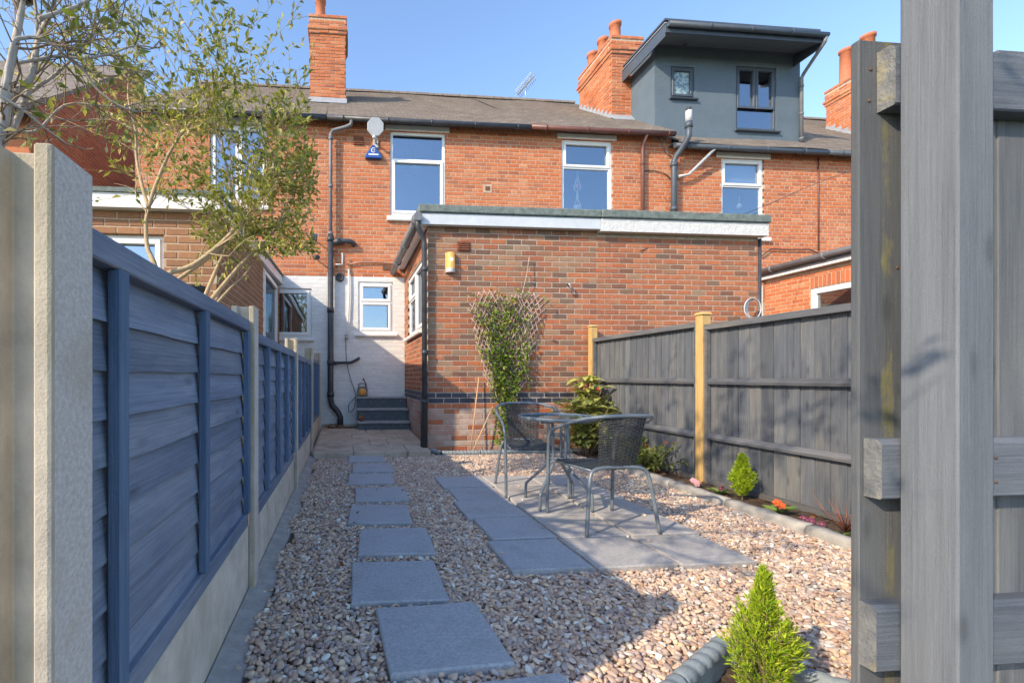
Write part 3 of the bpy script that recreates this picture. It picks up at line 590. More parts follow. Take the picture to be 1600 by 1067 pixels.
def chimney(parent, x0, x1, y0, y1, zt, zr, bmat, pots, seed, flues=1, body=0.42):
    steps = [(zr(y0) - 0.12, zt - body, 0), (zt - body, zt - body + 0.075, 0.03), (zt - body + 0.075, zt - body + 0.15, 0.055), (zt - body + 0.15, zt - 0.075, 0.02), (zt - 0.075, zt, 0.03)]
    mb = MB()
    for a, b, e in steps: mb.box(x0 - e + 0.008, x1 + e - 0.008, y0 - e + 0.008, y1 + e - 0.008, a + (0.001 if e else 0), b - 0.001)
    core = mb.build('chimney', M['mortar'], parent); ws = []
    for a, b, e in steps:
        if not e: n = math.ceil((b - a) / 0.075); a = b - n * 0.075
        mf = lambda u, z, r: bmat
        ws.append((core, Fr((0, y0 - e, 0), (1, 0, 0), (0, -1, 0)), x0 - e, x1 + e, a, b, [], mf, dict(dep=0.1, clip=lambda u, z: z > zr(y0) - 0.05, jit=0.004)))
        ws.append((core, Fr((x0 - e, 0, 0), (0, -1, 0), (-1, 0, 0)), -y1 - e, -(y0 - e) - 0.112, a, b, [], mf, dict(clip=lambda u, z: z > zr(-u) - 0.05, jit=0.004)))
        ws.append((core, Fr((x1 + e, 0, 0), (0, 1, 0), (1, 0, 0)), y0 - e + 0.112, y1 + e, a, b, [], mf, dict(clip=lambda u, z: z > zr(u) - 0.05, jit=0.004)))
    brickwork(ws, 300, seed)
    MB().hexa([(x0 - 0.02, y0 - 0.02, zt), (x0 - 0.02, y1 + 0.02, zt), (x1 + 0.02, y1 + 0.02, zt), (x1 + 0.02, y0 - 0.02, zt), (x0 + 0.12, y0 + 0.12, zt + 0.07), (x0 + 0.12, y1 - 0.12, zt + 0.07), (x1 - 0.12, y1 - 0.12, zt + 0.07), (x1 - 0.12, y0 + 0.12, zt + 0.07)]).build('flaunching', M['mortar'], core)
    for (x, y, h, r) in pots:
        MB().lathe([(r * 1.12, 0), (r * 1.08, 0.05), (r, 0.07), (r * 0.92, h - 0.09), (r * 1.1, h - 0.08), (r * 1.12, h - 0.01), (r * 0.95, h), (r * 0.78, h - 0.02), (r * 0.7, h - 0.25)], (x, y, zt + 0.03), 18).build('chimney_pot', M['terracotta'], core)
    fl = MB(); fl.hexa([(x0 - 0.03, y0 - 0.16, zr(y0 - 0.16) + 0.022), (x0 - 0.03, y0 - 0.012, zr(y0) + 0.03), (x1 + 0.03, y0 - 0.012, zr(y0) + 0.03), (x1 + 0.03, y0 - 0.16, zr(y0 - 0.16) + 0.022), (x0 - 0.03, y0 - 0.16, zr(y0 - 0.16) + 0.03), (x0 - 0.03, y0 - 0.012, zr(y0) + 0.10), (x1 + 0.03, y0 - 0.012, zr(y0) + 0.10), (x1 + 0.03, y0 - 0.16, zr(y0 - 0.16) + 0.03)])
    k = y0
    while k < y1 - 0.02:
        e = min(k + 0.16, y1)
        for xa, xb in ((x0 - 0.012, x0 - 0.006), (x1 + 0.006, x1 + 0.012)): fl.hexa([(xa, k, zr(k) - 0.02), (xa, e, zr(e) - 0.02), (xb, e, zr(e) - 0.02), (xb, k, zr(k) - 0.02), (xa, k, zr(e) + 0.06), (xa, e, zr(e) + 0.06), (xb, e, zr(e) + 0.06), (xb, k, zr(e) + 0.06)])
        k += 0.16
    fl.build('flashing', M['lead'], core)
    return core
def pipe(parent, name, pts, r, mat, rings=(), seg=10):
    mb = MB(); mb.tube(pts, r, seg)
    for p, q in rings: mb.tube([p, q], r * 1.22, seg)
    return mb.build(name, mat, parent)

# ---- house behind the tree (left neighbour)
A = thing('terraced_house', (-2.1, 8.7, 0), 'orange brick terraced house at left behind the leafy shrub, white painted ground floor', 'house', 'houses of the terrace')
hA = [(-1.459, -0.65, 1.80, 2.73), (-2.55, -1.5, 4.3, 5.82)]
wA = wall_panel('wall', FF, -3.9, -0.3625, -0.1, 5.98, hA, M['mortar'], A)
def white_back(parent, u0, u1, z1, holes):
    return wall_panel('painted_wall', FF, u0, u1, -0.1, z1, holes, M['mortar_white'], parent, d=-0.002)
white_back(A, -1.9, -0.3625, 2.97, hA[:1])
brickwork([(wA, FF, -3.9, -0.3625, -0.03, 5.98, hA, lambda u, z, r: B_WH if z < 2.98 else B_OR, dict(clip=lambda u, z: (u > -1.35 or z > 2.6), bond='garden'))], 300, 21)
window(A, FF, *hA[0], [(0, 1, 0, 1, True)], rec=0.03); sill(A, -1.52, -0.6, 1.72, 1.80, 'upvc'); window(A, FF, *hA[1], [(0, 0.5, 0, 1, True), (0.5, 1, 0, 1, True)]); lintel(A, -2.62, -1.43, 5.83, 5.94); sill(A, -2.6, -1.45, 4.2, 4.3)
make_roof(A, -3.95, -0.3625, 5.97, 9.1); make_gutter(A, -3.95, -0.37, 5.92, M['black'])
MB().add([(-3.9, 8.7, -0.1), (-3.9, 16.7, -0.1), (-3.9, 16.7, 5.95), (-3.9, 12.7, 9.05), (-3.9, 8.7, 6.05)], [(0, 1, 2, 3, 4)]).build('gable', M['mortar'], A)
chimney(A, -0.80, 0.0, 10.2, 10.95, 9.2, lambda y: roofz(y), B_OR, [(-0.58, 10.5, 0.55, 0.115)], 31)
# ---- the house itself
Bh = thing('terraced_house', (1.6, 8.7, 0), 'orange brick terraced house with blue alarm box, black gutter and white painted ground floor', 'house', 'houses of the terrace')
hB = [(0.871, 1.96, 4.20, 5.83), (0.247, 0.921, 1.90, 2.88)]
wB = wall_panel('wall', FF, -0.3625, 3.63, -0.1, 5.98, hB, M['mortar'], Bh)
white_back(Bh, -0.3625, 1.15, 3.0, hB[1:])
brickwork([(wB, FF, -0.3625, 3.63, -0.03, 5.98, hB, lambda u, z, r: B_WH if z < 3.0 else B_OR, dict(clip=lambda u, z: u < 1.15 or z > 3.38, bond='garden'))], 300, 22)
window(Bh, FF, *hB[0], [(0, 1, 0.68, 1, False), (0, 1, 0, 0.68, True)], rec=0.03); lintel(Bh, 0.76, 2.04, 5.84, 5.945); sill(Bh, 0.80, 2.0, 4.07, 4.19)
window(Bh, FF, *hB[1], [(0, 1, 0.62, 1, True), (0, 1, 0, 0.62, True)], rec=0.02); sill(Bh, 0.17, 1.0, 1.82, 1.90, 'upvc')
make_roof(Bh, -0.3625, 3.63, 5.97, 9.1); make_gutter(Bh, -0.35, 3.6, 5.92, M['black'])
pipe(Bh, 'downpipe', [(0.11, 8.50, 5.88), (0.10, 8.5, 5.80), (0.0, 8.55, 5.78), (-0.24, 8.6, 5.73), (-0.285, 8.6, 5.66), (-0.285, 8.6, 3.62)], 0.036, M['greypl'], [((-0.285, 8.6, z), (-0.285, 8.6, z - 0.06)) for z in (5.6, 4.7, 3.8)])
pipe(Bh, 'soil_pipe', [(-0.285, 8.595, 3.75), (-0.285, 8.595, 0.62), (-0.26, 8.595, 0.5), (-0.14, 8.57, 0.36), (-0.10, 8.55, 0.27), (-0.10, 8.54, 0.08)], 0.056, M['black'], [((-0.285, 8.595, z), (-0.285, 8.595, z - 0.09)) for z in (3.7, 2.35, 1.35, 0.75)])
pipe(Bh, 'waste_pipe', [(-0.28, 8.6, 3.60), (-0.05, 8.6, 3.63), (0.09, 8.6, 3.62), (0.14, 8.63, 3.6), (0.16, 8.69, 3.6)], 0.05, M['black'], [((-0.2, 8.6, 3.61), (-0.1, 8.6, 3.625))])
pipe(Bh, 'waste_pipe', [(-0.28, 8.6, 1.30), (0.1, 8.62, 1.31), (0.2, 8.64, 1.36), (0.26, 8.69, 1.40)], 0.028, M['black'], [((-0.22, 8.6, 1.3), (-0.15, 8.6, 1.3))])
pipe(Bh, 'copper_pipe', [(0.02, 8.67, 3.2), (0.3, 8.665, 3.24), (0.62, 8.67, 3.245), (0.97, 8.675, 3.23)], 0.013, M['copper'])
pipe(Bh, 'copper_pipe', [(0.06, 8.66, 3.1), (0.065, 8.66, 2.6), (0.04, 8.66, 2.0), (0.045, 8.66, 1.75)], 0.016, M['whitepaint'])
MB().lathe([(0.075, 0), (0.085, 0.02), (0.07, 0.05), (0.05, 0.055), (0.045, 0.02)], (-0.11, 8.69, 2.95), 18, (0, -1, 0)).build('extractor_outlet', M['black'], Bh)
pipe(Bh, 'overflow_pipe', [(-0.2, 8.69, 3.18), (-0.2, 8.6, 3.18), (-0.06, 8.6, 3.18), (-0.06, 8.6, 3.4)], 0.016, M['grey_white'])
MB().box(0.72, 0.86, 8.683, 8.7, 3.12, 3.2).build('wall_box', M['rustiron'], Bh)
mb = MB()
for z in (5.56, 5.60, 5.64): mb.box(0.16, 0.33, 8.66, 8.7, z, z + 0.025)
mb.box(0.15, 0.34, 8.672, 8.7, 5.53, 5.69); mb.build('air_vent', M['vent'], Bh)
mb = MB(); mb.fbox(FF, 2.72, 2.9, -0.02, 0.006, 4.69, 4.86); mb.build('vent_patch', M['mortar'], Bh); mb = MB()
for k in range(3): mb.fbox(FF, 2.765, 2.855, 0.0, 0.014, 4.735 + k * 0.03, 4.755 + k * 0.03)
mb.build('air_vent', M['vent'], Bh)
# steps to the back door
st = thing('garden_steps', (0.68, 8.3, 0.1), 'three concrete steps with dark painted risers against the white wall', 'steps')
for i, (y0, zt) in enumerate(((7.86, 0.245), (8.12, 0.455), (8.38, 0.66))):
    MB().box(0.225, 1.135, y0, 8.685, (0.06, 0.213, 0.423)[i], zt - 0.032).build('riser', M['steppaint'], st); MB().box(0.20, 1.14, y0 - 0.025, 8.688, zt - 0.031, zt).build('tread', M['tread'], st, bevel=0.006)
# ---- the next house
Ch = thing('terraced_house', (5.2, 8.7, 0), 'narrow orange brick terraced house with brown gutter and brown downpipe', 'house', 'houses of the terrace')
hC = [(4.349, 5.41, 4.25, 5.83)]
wC = wall_panel('wall', FF, 3.63, 6.7, -0.1, 5.98, hC, M['mortar'], Ch)
brickwork([(wC, FF, 3.63, 6.7, -0.03, 5.98, hC, lambda u, z, r: B_OR, dict(clip=lambda u, z: z > 3.3 or u > 6.1, bond='garden'))], 300, 23)
window(Ch, FF, *hC[0], [(0, 1, 0.66, 1, True), (0, 1, 0, 0.66, False)], rec=0.03); lintel(Ch, 4.25, 5.5, 5.84, 5.94); sill(Ch, 4.3, 5.46, 4.15, 4.25)
make_roof(Ch, 3.63, 6.7, 5.97, 9.1); make_gutter(Ch, 3.62, 6.62, 5.93, M['brownpl'])
pipe(Ch, 'downpipe', [(6.02, 8.50, 5.9), (6.02, 8.62, 5.75), (6.02, 8.63, 5.6), (6.02, 8.63, 3.3)], 0.035, M['brownpl'], [((6.02, 8.63, z), (6.02, 8.63, z - 0.06)) for z in (5.4, 4.4)])
chimney(Ch, 6.15, 6.89, 9.9, 11.35, 8.95, lambda y: roofz(y), B_OR, [(6.42, 10.2, 0.50, 0.125), (6.40, 10.68, 0.48, 0.125), (6.38, 11.12, 0.44, 0.125)], 33)
# ---- house with the dormer
Dh = thing('terraced_house', (8.4, 8.7, 0), 'orange brick terraced house with large slate grey rendered roof dormer', 'house', 'houses of the terrace')
hD = [(7.80, 8.76, 3.98, 5.594), (8.36, 8.74, 1.6, 2.95)]
wD = wall_panel('wall', FF, 6.7, 10.0, -0.1, 5.78, hD, M['mortar'], Dh)
brickwork([(wD, FF, 6.7, 10.0, -0.03, 5.78, hD, lambda u, z, r: B_OR, dict(clip=lambda u, z: z > 2.6, bond='garden'))], 300, 24)
window(Dh, FF, *hD[0], [(0, 1, 0.66, 1, True), (0, 1, 0, 0.66, False)], rec=0.03); lintel(Dh, 7.68, 8.9, 5.60, 5.71); sill(Dh, 7.74, 8.86, 3.87, 3.98)
MB().fbox(FF, 7.86, 8.70, -0.14, -0.13, 5.12, 5.54).build('blind', M['upvc'], Dh)
window(Dh, FF, *hD[1], [(0, 1, 0.3, 1, False), (0, 1, 0, 0.3, False)], rec=0.0)
make_roof(Dh, 6.7, 10.0, 5.77, 9.0); make_gutter(Dh, 6.62, 10.0, 5.70, M['anthracite'])
DY = 9.1; DF = Fr((0, DY, 0), (1, 0, 0), (0, -1, 0)); dx0, dx1, dzt = W(1023, 73, DY).x, W(1250, 90, DY).x, W(1023, 72, DY).z
def dh(x0, y0, x1, y1): a, b = W(x0, y1, DY), W(x1, y0, DY); return (a.x, b.x, a.z, b.z)
hd = [dh(1048, 106, 1085, 152), dh(1150, 107, 1213, 202)]
dm = wall_panel('dormer', DF, dx0, dx1, 6.0, dzt, hd, M['render'], Dh, d=0)
for x in (dx0, dx1): MB().add([(x, DY, 6.0), (x, DY, dzt), (x, 11.6, dzt), (x, 11.2, roofz(11.2) - 0.2)], [(0, 1, 2, 3)]).build('dormer_cheek', M['render'], dm)
window(dm, DF, *hd[0], [(0, 1, 0, 1, True)], 'anthracite', rec=0.02, fw=0.05, room=None, pane='frosted')
window(dm, DF, *hd[1], [(0, 0.5, 0.32, 1, True), (0.5, 1, 0.32, 1, True), (0, 1, 0, 0.32, False)], 'anthracite', rec=0.02, fw=0.05, depth=1.2, rw=0.02)
for h in hd: sill(dm, h[0] - 0.04, h[1] + 0.05, h[2] - 0.055, h[2], 'anthracite', DF, 0.07)
FY = 8.5; fx0, fx1, fz0, fz1 = W(1040, 40, FY).x, W(1284, 55, FY).x, W(1044, 50, FY).z, W(1042, 40, FY).z
MB().box(fx0, fx1, FY + 0.02, 12.2, max(fz1, dzt + 0.1) - 0.02, max(fz1, dzt + 0.1) + 0.02).hexa([(fx0, FY, fz0 + 0.03), (fx0, DY, dzt + 0.02), (fx1, DY, dzt + 0.02), (fx1, FY, fz0 + 0.03), (fx0, FY, fz1), (fx0, DY, fz1 + 0.01), (fx1, DY, fz1 + 0.01), (fx1, FY, fz1)]).build('dormer_roof', M['anthracite'], dm)
k = FY + 0.01
while k < DY:
    sz = lambda y: fz0 + (dzt - 0.004 - fz0) * (y - FY) / (DY - FY); e = min(k + 0.094, DY); MB().hexa([(fx0 + 0.02, k, sz(k) - 0.004), (fx0 + 0.02, e, sz(e) - 0.004), (fx1 - 0.02, e, sz(e) - 0.004), (fx1 - 0.02, k, sz(k) - 0.004), (fx0 + 0.02, k, sz(k) + 0.012), (fx0 + 0.02, e, sz(e) + 0.012), (fx1 - 0.02, e, sz(e) + 0.012), (fx1 - 0.02, k, sz(k) + 0.012)]).build('soffit_board', M['soffit'], dm, bevel=0.003); k += 0.1
fb = MB(); fb.box(fx0 - 0.012, fx1 + 0.012, FY - 0.025, FY - 0.001, fz0 - 0.03, fz1 + 0.01); fb.box(fx0 - 0.012, fx0 - 0.001, FY, 12.2, fz0 - 0.10, fz1 + 0.025); fb.box(fx1 + 0.001, fx1 + 0.012, FY, 12.2, fz0 - 0.10, fz1 + 0.025); fb.build('fascia', M['anthracite'], dm)
MB().box(fx0 - 0.03, fx0 + 0.02, FY - 0.02, 12.2, fz1 + 0.027, fz1 + 0.045).build('roof_trim', M['lead'], dm)
mb = MB(); mb.tube([(fx0, FY - 0.085, fz1 - 0.03), (fx1 + 0.04, FY - 0.085, fz1 - 0.035)], 0.05, 12)
for x in (7.3, 8.2, 9.1): mb.tube([(x - 0.02, FY - 0.085, fz1 - 0.032), (x + 0.02, FY - 0.085, fz1 - 0.032)], 0.057, 12)
mb.build('dormer_gutter', M['anthracite'], dm)
pipe(dm, 'dormer_downpipe', [(fx1, FY - 0.085, fz1 - 0.07), (fx1, FY - 0.06, fz1 - 0.16), (dx1 - 0.02, DY - 0.1, fz0 - 0.3), (dx1 - 0.03, DY - 0.06, fz0 - 0.38), (dx1 - 0.03, DY - 0.06, 6.2)], 0.034, M['greypl'], [((dx1 - 0.03, DY - 0.06, z), (dx1 - 0.03, DY - 0.06, z - 0.05)) for z in (7.45, 6.85, 6.3)])
MB().box(dx0 - 0.02, dx0 + 0.14, 8.75, DY - 0.002, 6.0, 6.1).build('flashing', M['lead'], dm)
MB().lathe([(0.045, 0), (0.045, 0.012), (0.03, 0.014)], (dx0 + 0.45, FY + 0.3, fz0 - 0.004), 14, (0, 0, -1)).build('spot_lamp', M['black'], dm)
vp = pipe(Dh, 'vent_pipe', [(6.673, 8.6, 3.3), (6.673, 8.6, 5.42), (6.70, 8.58, 5.52), (6.78, 8.42, 5.72), (6.80, 8.36, 5.82), (6.80, 8.36, 6.1)], 0.056, M['anthracite'], [((6.673, 8.6, z), (6.673, 8.6, z - 0.08)) for z in (5.4, 4.5)] + [((6.80, 8.36, 6.1), (6.80, 8.36, 5.98))])
MB().tube([(6.80, 8.36, 6.1), (6.80, 8.36, 6.32)], 0.06, 12).tube([(6.80, 8.36, 6.32), (6.80, 8.36, 6.38)], 0.045, 12, m=1).build('vent_cowl', [M['grey_white'], M['black']], vp)
pipe(Dh, 'waste_pipe', [tuple(W(1118, 232, 8.5)), tuple(W(1076, 273, 8.6)), tuple(W(1060, 276, 8.6))], 0.028, M['grey_white'])
pipe(Dh, 'wall_cable', [tuple(W(x, y, 8.68)) for x, y in ((1002, 268), (1020, 266), (1040, 272), (1052, 284))], 0.008, M['black'], seg=5)
pipe(Dh, 'wall_cable', [tuple(W(x, y, 8.66)) for x, y in ((1022, 208), (1035, 224), (1043, 240), (1050, 246))], 0.010, M['greypl'], seg=5)
pipe(Dh, 'wall_cable', [tuple(W(x, y, 8.68)) for x, y in ((1279, 246), (1279, 300), (1279, 392))], 0.012, M['brownpl'], seg=5)
pipe(Dh, 'wall_cable', [tuple(W(x, y, 8.66)) for x, y in ((1190, 400), (1205, 389), (1230, 390), (1265, 390), (1279, 396))], 0.013, M['black'], seg=6)
# ---- last house on the right
Eh = thing('terraced_house', (11.8, 8.7, 0), 'orange brick terraced house at far right, partly behind the gate post', 'house', 'houses of the terrace')
wE = wall_panel('wall', FF, 10.0, 15.5, -0.1, 5.78, [], M['mortar'], Eh)
brickwork([(wE, FF, 10.0, 15.5, 2.52, 5.78, [], lambda u, z, r: B_OR, dict(clip=lambda u, z: u < 11.6, bond='garden'))], 300, 25)
make_roof(Eh, 10.0, 15.5, 5.77, 9.0); make_gutter(Eh, 10.0, 15.5, 5.70, M['anthracite'])
chimney(Eh, 13.0, 13.7, 9.9, 11.1, 8.78, lambda y: roofz(y, 5.77, 9.0), B_OR, [(13.3, 10.35, 0.95, 0.14), (13.3, 10.85, 0.95, 0.14)], 35)
# ---- block across the passage on the left
Nb = thing('end_house', (-7.5, 8.9, 0), 'dark red brick gable end of the neighbouring block at far left', 'house')
GF_ = Fr((-5.72, 0, 0), (0, 1, 0), (1, 0, 0))
gx = -5.72
wN = MB().add([(gx - 0.008, 8.7, -0.1), (gx - 0.008, 16.7, -0.1), (gx - 0.008, 16.7, 6.0), (gx - 0.008, 12.7, 9.35), (gx - 0.008, 8.7, 6.0)], [(0, 1, 2, 3, 4)]).build('wall', M['mortar'], Nb)
MB().box(-12, gx - 0.01, 8.72, 8.9, -0.1, 6.0).build('wall', B_OR[1], Nb)
brickwork([(wN, GF_, 8.7, 13.4, 2.4, 9.4, [], lambda u, z, r: B_DR, dict(clip=lambda u, z: z < 6.0 + (u - 8.7) * 0.8375 - 0.05 and z < 9.3 - (u - 12.7) * 0.8))], 300, 26)
MB().add([(-12, 8.4, 5.8), (gx + 0.06, 8.4, 5.8), (gx + 0.06, 12.7, 9.42), (-12, 12.7, 9.42), (-12, 16.9, 5.9), (gx + 0.06, 16.9, 5.9), (-12, 8.4, 5.7), (gx + 0.06, 8.4, 5.7), (gx + 0.06, 12.7, 9.32)], [(0, 1, 2, 3), (3, 2, 5, 4), (6, 7, 1, 0), (7, 8, 2, 1)]).build('roof', M['tiles'], Nb, recalc=False)
make_gutter(Nb, -12, gx + 0.08, 5.72, M['black'], y=8.36)

# ================================================================== EXTENSIONS
def matE1(u, z, r):
    if z < 0.655: return B_PA if r.random() < 0.72 else B_RE
    if z < 0.81: return B_BL
    return B_MU if r.random() < 0.35 + 0.35 * (z - 0.8) / 1.6 - max(0, (u - 2.7)) * 0.1 else B_RE
E1 = thing('rear_extension', (2.4, 6.2, 0), 'single storey brick extension with trellis, lamp and black downpipe', 'extension', 'flat roofed rear extensions')
w1 = wall_panel('wall', FE, EX0, EXM, -0.1, 3.14, [], M['mortar_ext'], E1)
FS = Fr((EX0, 0, 0), (0, -1, 0), (-1, 0, 0)); hS = [(-8.22, -6.62, 1.77, 2.83)]
w1s = wall_panel('side_wall', FS, -8.69, -EY - 0.008, -0.1, 3.14, hS, M['mortar_ext'], E1)
z0b = 0.66 - 10 * 0.075
brickwork([(w1, FE, EX0, EXM, z0b, 3.14, [], matE1, dict(dep=0.1)), (w1s, FS, -8.69, -EY - 0.112, z0b, 3.14, hS, lambda u, z, r: (B_PA if z < 0.655 else B_BL if z < 0.81 else B_RE), {})], 300, 41)
window(E1, FS, *hS[0], [(0, 0.5, 0.6, 1, True), (0, 0.5, 0, 0.6, False), (0.5, 1, 0, 1, True)], rec=0.03, rw=0.25, depth=1.2); sill(E1, -8.3, -6.56, 1.69, 1.77, 'upvc', FS)
MB().box(1.03, EXM - 0.002, 6.09, 6.13, 3.13, 3.285).build('fascia', M['bluepaint'], E1, bevel=0.004); MB().box(1.03, EXM - 0.002, 6.131, 6.19, 3.135, 3.16).build('soffit', M['upvc'], E1)
MB().box(1.0, EXM - 0.001, 6.06, 8.69, 3.29, 3.40).build('roof', M['felt'], E1, bevel=0.012)
MB().box(1.02, 1.045, 6.14, 8.69, 3.13, 3.285).build('side_fascia', M['upvc'], E1); MB().box(1.047, 1.14, 6.2, 8.69, 3.13, 3.15).build('side_soffit', M['upvc'], E1)
gt = pipe(E1, 'side_gutter', [(0.985, 6.02, 3.215), (0.955, 7.2, 3.15), (0.92, 8.68, 3.07)], 0.062, M['greypl'], [((0.957, 7.1, 3.156), (0.955, 7.2, 3.15)), ((0.935, 8.0, 3.107), (0.934, 8.06, 3.104)), ((0.982, 6.12, 3.21), (0.98, 6.2, 3.206))])
pipe(E1, 'downpipe', [(0.985, 6.08, 3.2), (0.985, 6.07, 3.11), (1.0, 6.08, 3.05), (1.07, 6.12, 2.95), (1.085, 6.13, 2.88), (1.09, 6.13, 0.03)], 0.036, M['black'], [((1.09, 6.13, z), (1.09, 6.13, z - 0.06)) for z in (2.55, 1.4, 0.72)])
pipe(E1, 'cable_conduit', [(1.062, 6.18, 0.78), (1.062, 6.18, 0.05)], 0.022, M['black'])
mb = MB(); mb.fbox(FE, 1.565, 1.745, -0.01, 0.012, 2.80, 2.94)
for k in range(4): mb.fbox(FE, 1.58, 1.73, 0.0, 0.026, 2.815 + k * 0.03, 2.833 + k * 0.03)
mb.build('air_vent', M['vent'], E1)
E2 = thing('rear_extension', (4.9, 6.2, 0), 'plain red brick extension with rough white peeling fascia, beyond the grey fence', 'extension', 'flat roofed rear extensions')
w2 = wall_panel('wall', FE, EXM, EX1, -0.1, 3.12, [], M['mortar_ext'], E2)
brickwork([(w2, FE, EXM + 0.006, EX1, z0b + 0.075 * 4, 3.12, [], lambda u, z, r: B_RE if r.random() < 0.9 else B_MU, dict(dep=0.1))], 300, 42)
MB().box(EX1 - 0.02, EX1 - 0.003, 6.2, 8.69, -0.1, 3.12).build('side_wall', B_RE[1], E2)
fm = MB(); n = 60
for i in range(n):                                                  # lumpy rendered fascia
    a, b = EXM + 0.002 + (6.2 - EXM) * i / n, EXM + 0.002 + (6.2 - EXM) * (i + 1) / n
    fm.hexa([(a, 6.085 - rng.uniform(0, 0.003), 3.105), (a, 6.19, 3.105), (b, 6.19, 3.105), (b, 6.085 - rng.uniform(0, 0.003), 3.105), (a, 6.085 - rng.uniform(0, 0.003), 3.285), (a, 6.19, 3.285), (b, 6.19, 3.285), (b, 6.085 - rng.uniform(0, 0.003), 3.285)])
fm.build('fascia', M['peel'], E2); MB().box(EXM, 6.22, 6.05, 8.69, 3.29, 3.405).build('roof', M['felt'], E2, bevel=0.012)
pipe(E2, 'downpipe', [(6.185, 6.22, 3.1), (6.185, 6.22, 0)], 0.03, M['black'])
# neighbour's extension behind the navy fence
NE = thing('neighbour_extension', (-2.6, 4.5, 0), 'brown brick single storey extension behind the navy fence, white fascia and window', 'extension')
FN = Fr((0, 4.5, 0), (1, 0, 0), (0, -1, 0)); FNS = Fr((-1.255, 0, 0), (0, 1, 0), (1, 0, 0))
hN = [(-2.75, -1.755, 1.3, 2.41)]; hNS = [(7.0, 8.35, 0.9, 2.72)]
wn1 = wall_panel('wall', FN, -5.0, -1.255, -0.1, 2.62, hN, M['mortar'], NE); wn2 = wall_panel('side_wall', FNS, 4.508, 8.69, -0.1, 2.72, hNS, M['mortar'], NE)
brickwork([(wn1, FN, -5.0, -1.255, 0.67, 2.62, hN, lambda u, z, r: B_BR, dict(dep=0.1, clip=lambda u, z: u > -3.6)), (wn2, FNS, 4.612, 8.69, 0.67, 2.72, hNS, lambda u, z, r: B_BR, {})], 300, 43)
window(NE, FN, *hN[0], [(0, 0.5, 0, 1, True), (0.5, 1, 0, 1, True)], rw=0.2, depth=1.2); window(NE, FNS, *hNS[0], [(0, 1, 0, 1, True)], rec=0.0, rw=0.1, depth=1.2)
MB().hexa([(-5.1, 4.4, 2.62), (-5.1, 8.69, 2.80), (-1.2, 8.69, 2.80), (-1.2, 4.4, 2.62), (-5.1, 4.4, 2.755), (-5.1, 8.69, 2.94), (-1.2, 8.69, 2.94), (-1.2, 4.4, 2.755)]).build('fascia', M['upvc'], NE)
MB().hexa([(-5.12, 4.38, 2.757), (-5.12, 8.688, 2.942), (-1.18, 8.688, 2.942), (-1.18, 4.38, 2.757), (-5.12, 4.38, 2.80), (-5.12, 8.688, 2.985), (-1.18, 8.688, 2.985), (-1.18, 4.38, 2.80)]).build('roof', M['felt'], NE)
# extension of the dormer house, seen over the right fence
DE = thing('dormer_house_extension', (9.5, 7.0, 0), 'low orange brick extension with white window behind the right hand fence', 'extension')
XD = 8.78; FD = Fr((XD, 0, 0), (0, -1, 0), (-1, 0, 0)); hE = [(-7.78, -5.0, 2.1, 2.70)]
wd = wall_panel('wall', FD, -8.69, -4.6, -0.1, 3.06, hE, M['mortar'], DE)
brickwork([(wd, FD, -8.69, -4.6, 1.05, 3.06, [(-7.78, -5.0, 2.1, 2.93)], lambda u, z, r: B_OR, {})], 300, 44)
sd = MB(); k = -7.78
while k < -5.0:
    v, f = brick_geo(0.064, 0.215, 0.045); ob = bpy.data.objects.new('soldier_brick', brick_mesh(0.064, 0.215, 0.045, B_OR[0])); C.objects.link(ob)
    ob.location = FD.p(k + 0.037, rng.uniform(0, 0.002), 2.815); ob.rotation_euler = Matrix((FD.U, -FD.N, Z)).transposed().to_euler(); attach(ob, wd); k += 0.075
window(DE, FD, *hE[0], [(0, 0.3, 0, 1, True), (0.3, 0.65, 0, 1, True), (0.65, 1, 0, 1, True)], rec=0.02, fw=0.07, room='roomlight')
MB().fbox(FD, -8.69, -4.6, 0.0, 0.12, 3.06, 3.10).build('soffit', M['upvc'], DE); MB().fbox(FD, -8.69, -4.6, 0.08, 0.125, 3.101, 3.22).build('fascia', M['greypl'], DE)
pipe(DE, 'gutter', [FD.p(-8.69, 0.18, 3.22), FD.p(-4.6, 0.18, 3.24)], 0.058, M['greypl'], [(FD.p(u, 0.18, 3.225), FD.p(u + 0.05, 0.18, 3.225)) for u in (-8.4, -7.4, -6.4)])
MB().hexa([(XD - 0.1, 4.6, 3.24), (XD - 0.1, 8.69, 3.24), (12.0, 8.69, 3.6), (12.0, 4.6, 3.6), (XD - 0.1, 4.6, 3.30), (XD - 0.1, 8.69, 3.30), (12.0, 8.69, 3.66), (12.0, 4.6, 3.66)]).build('roof', M['tiles'], DE)
# ================================================================== LEFT FENCE: concrete posts, gravel boards, navy lap panels
FX = -0.445
def concrete_post(y0, top, label, dep=0.105, base=-0.12):
    x1, x0 = FX, FX - 0.112; t = 0.027
    prof = [(x0, y0), (x0 + t, y0), (x0 + t + 0.006, y0 + 0.034), (x1 - t - 0.006, y0 + 0.034), (x1 - t, y0), (x1 - 0.004, y0), (x1, y0 + 0.004), (x1, y0 + dep), (x1 - t, y0 + dep), (x1 - t - 0.006, y0 + dep - 0.03), (x0 + t + 0.006, y0 + dep - 0.03), (x0 + t, y0 + dep), (x0, y0 + dep)]
    mb = MB(); mb.prism([(x, y) for x, y in prof], base, top)
    mb.m = [1 if i == 8 else 0 for i in range(len(mb.m))]            # cast face towards the garden is coarse
    return tag(mb.build('concrete_post', [M['postconcrete'], M['pebbledash']], bevel=0.004), label, 'fence post', 'slotted concrete fence posts')
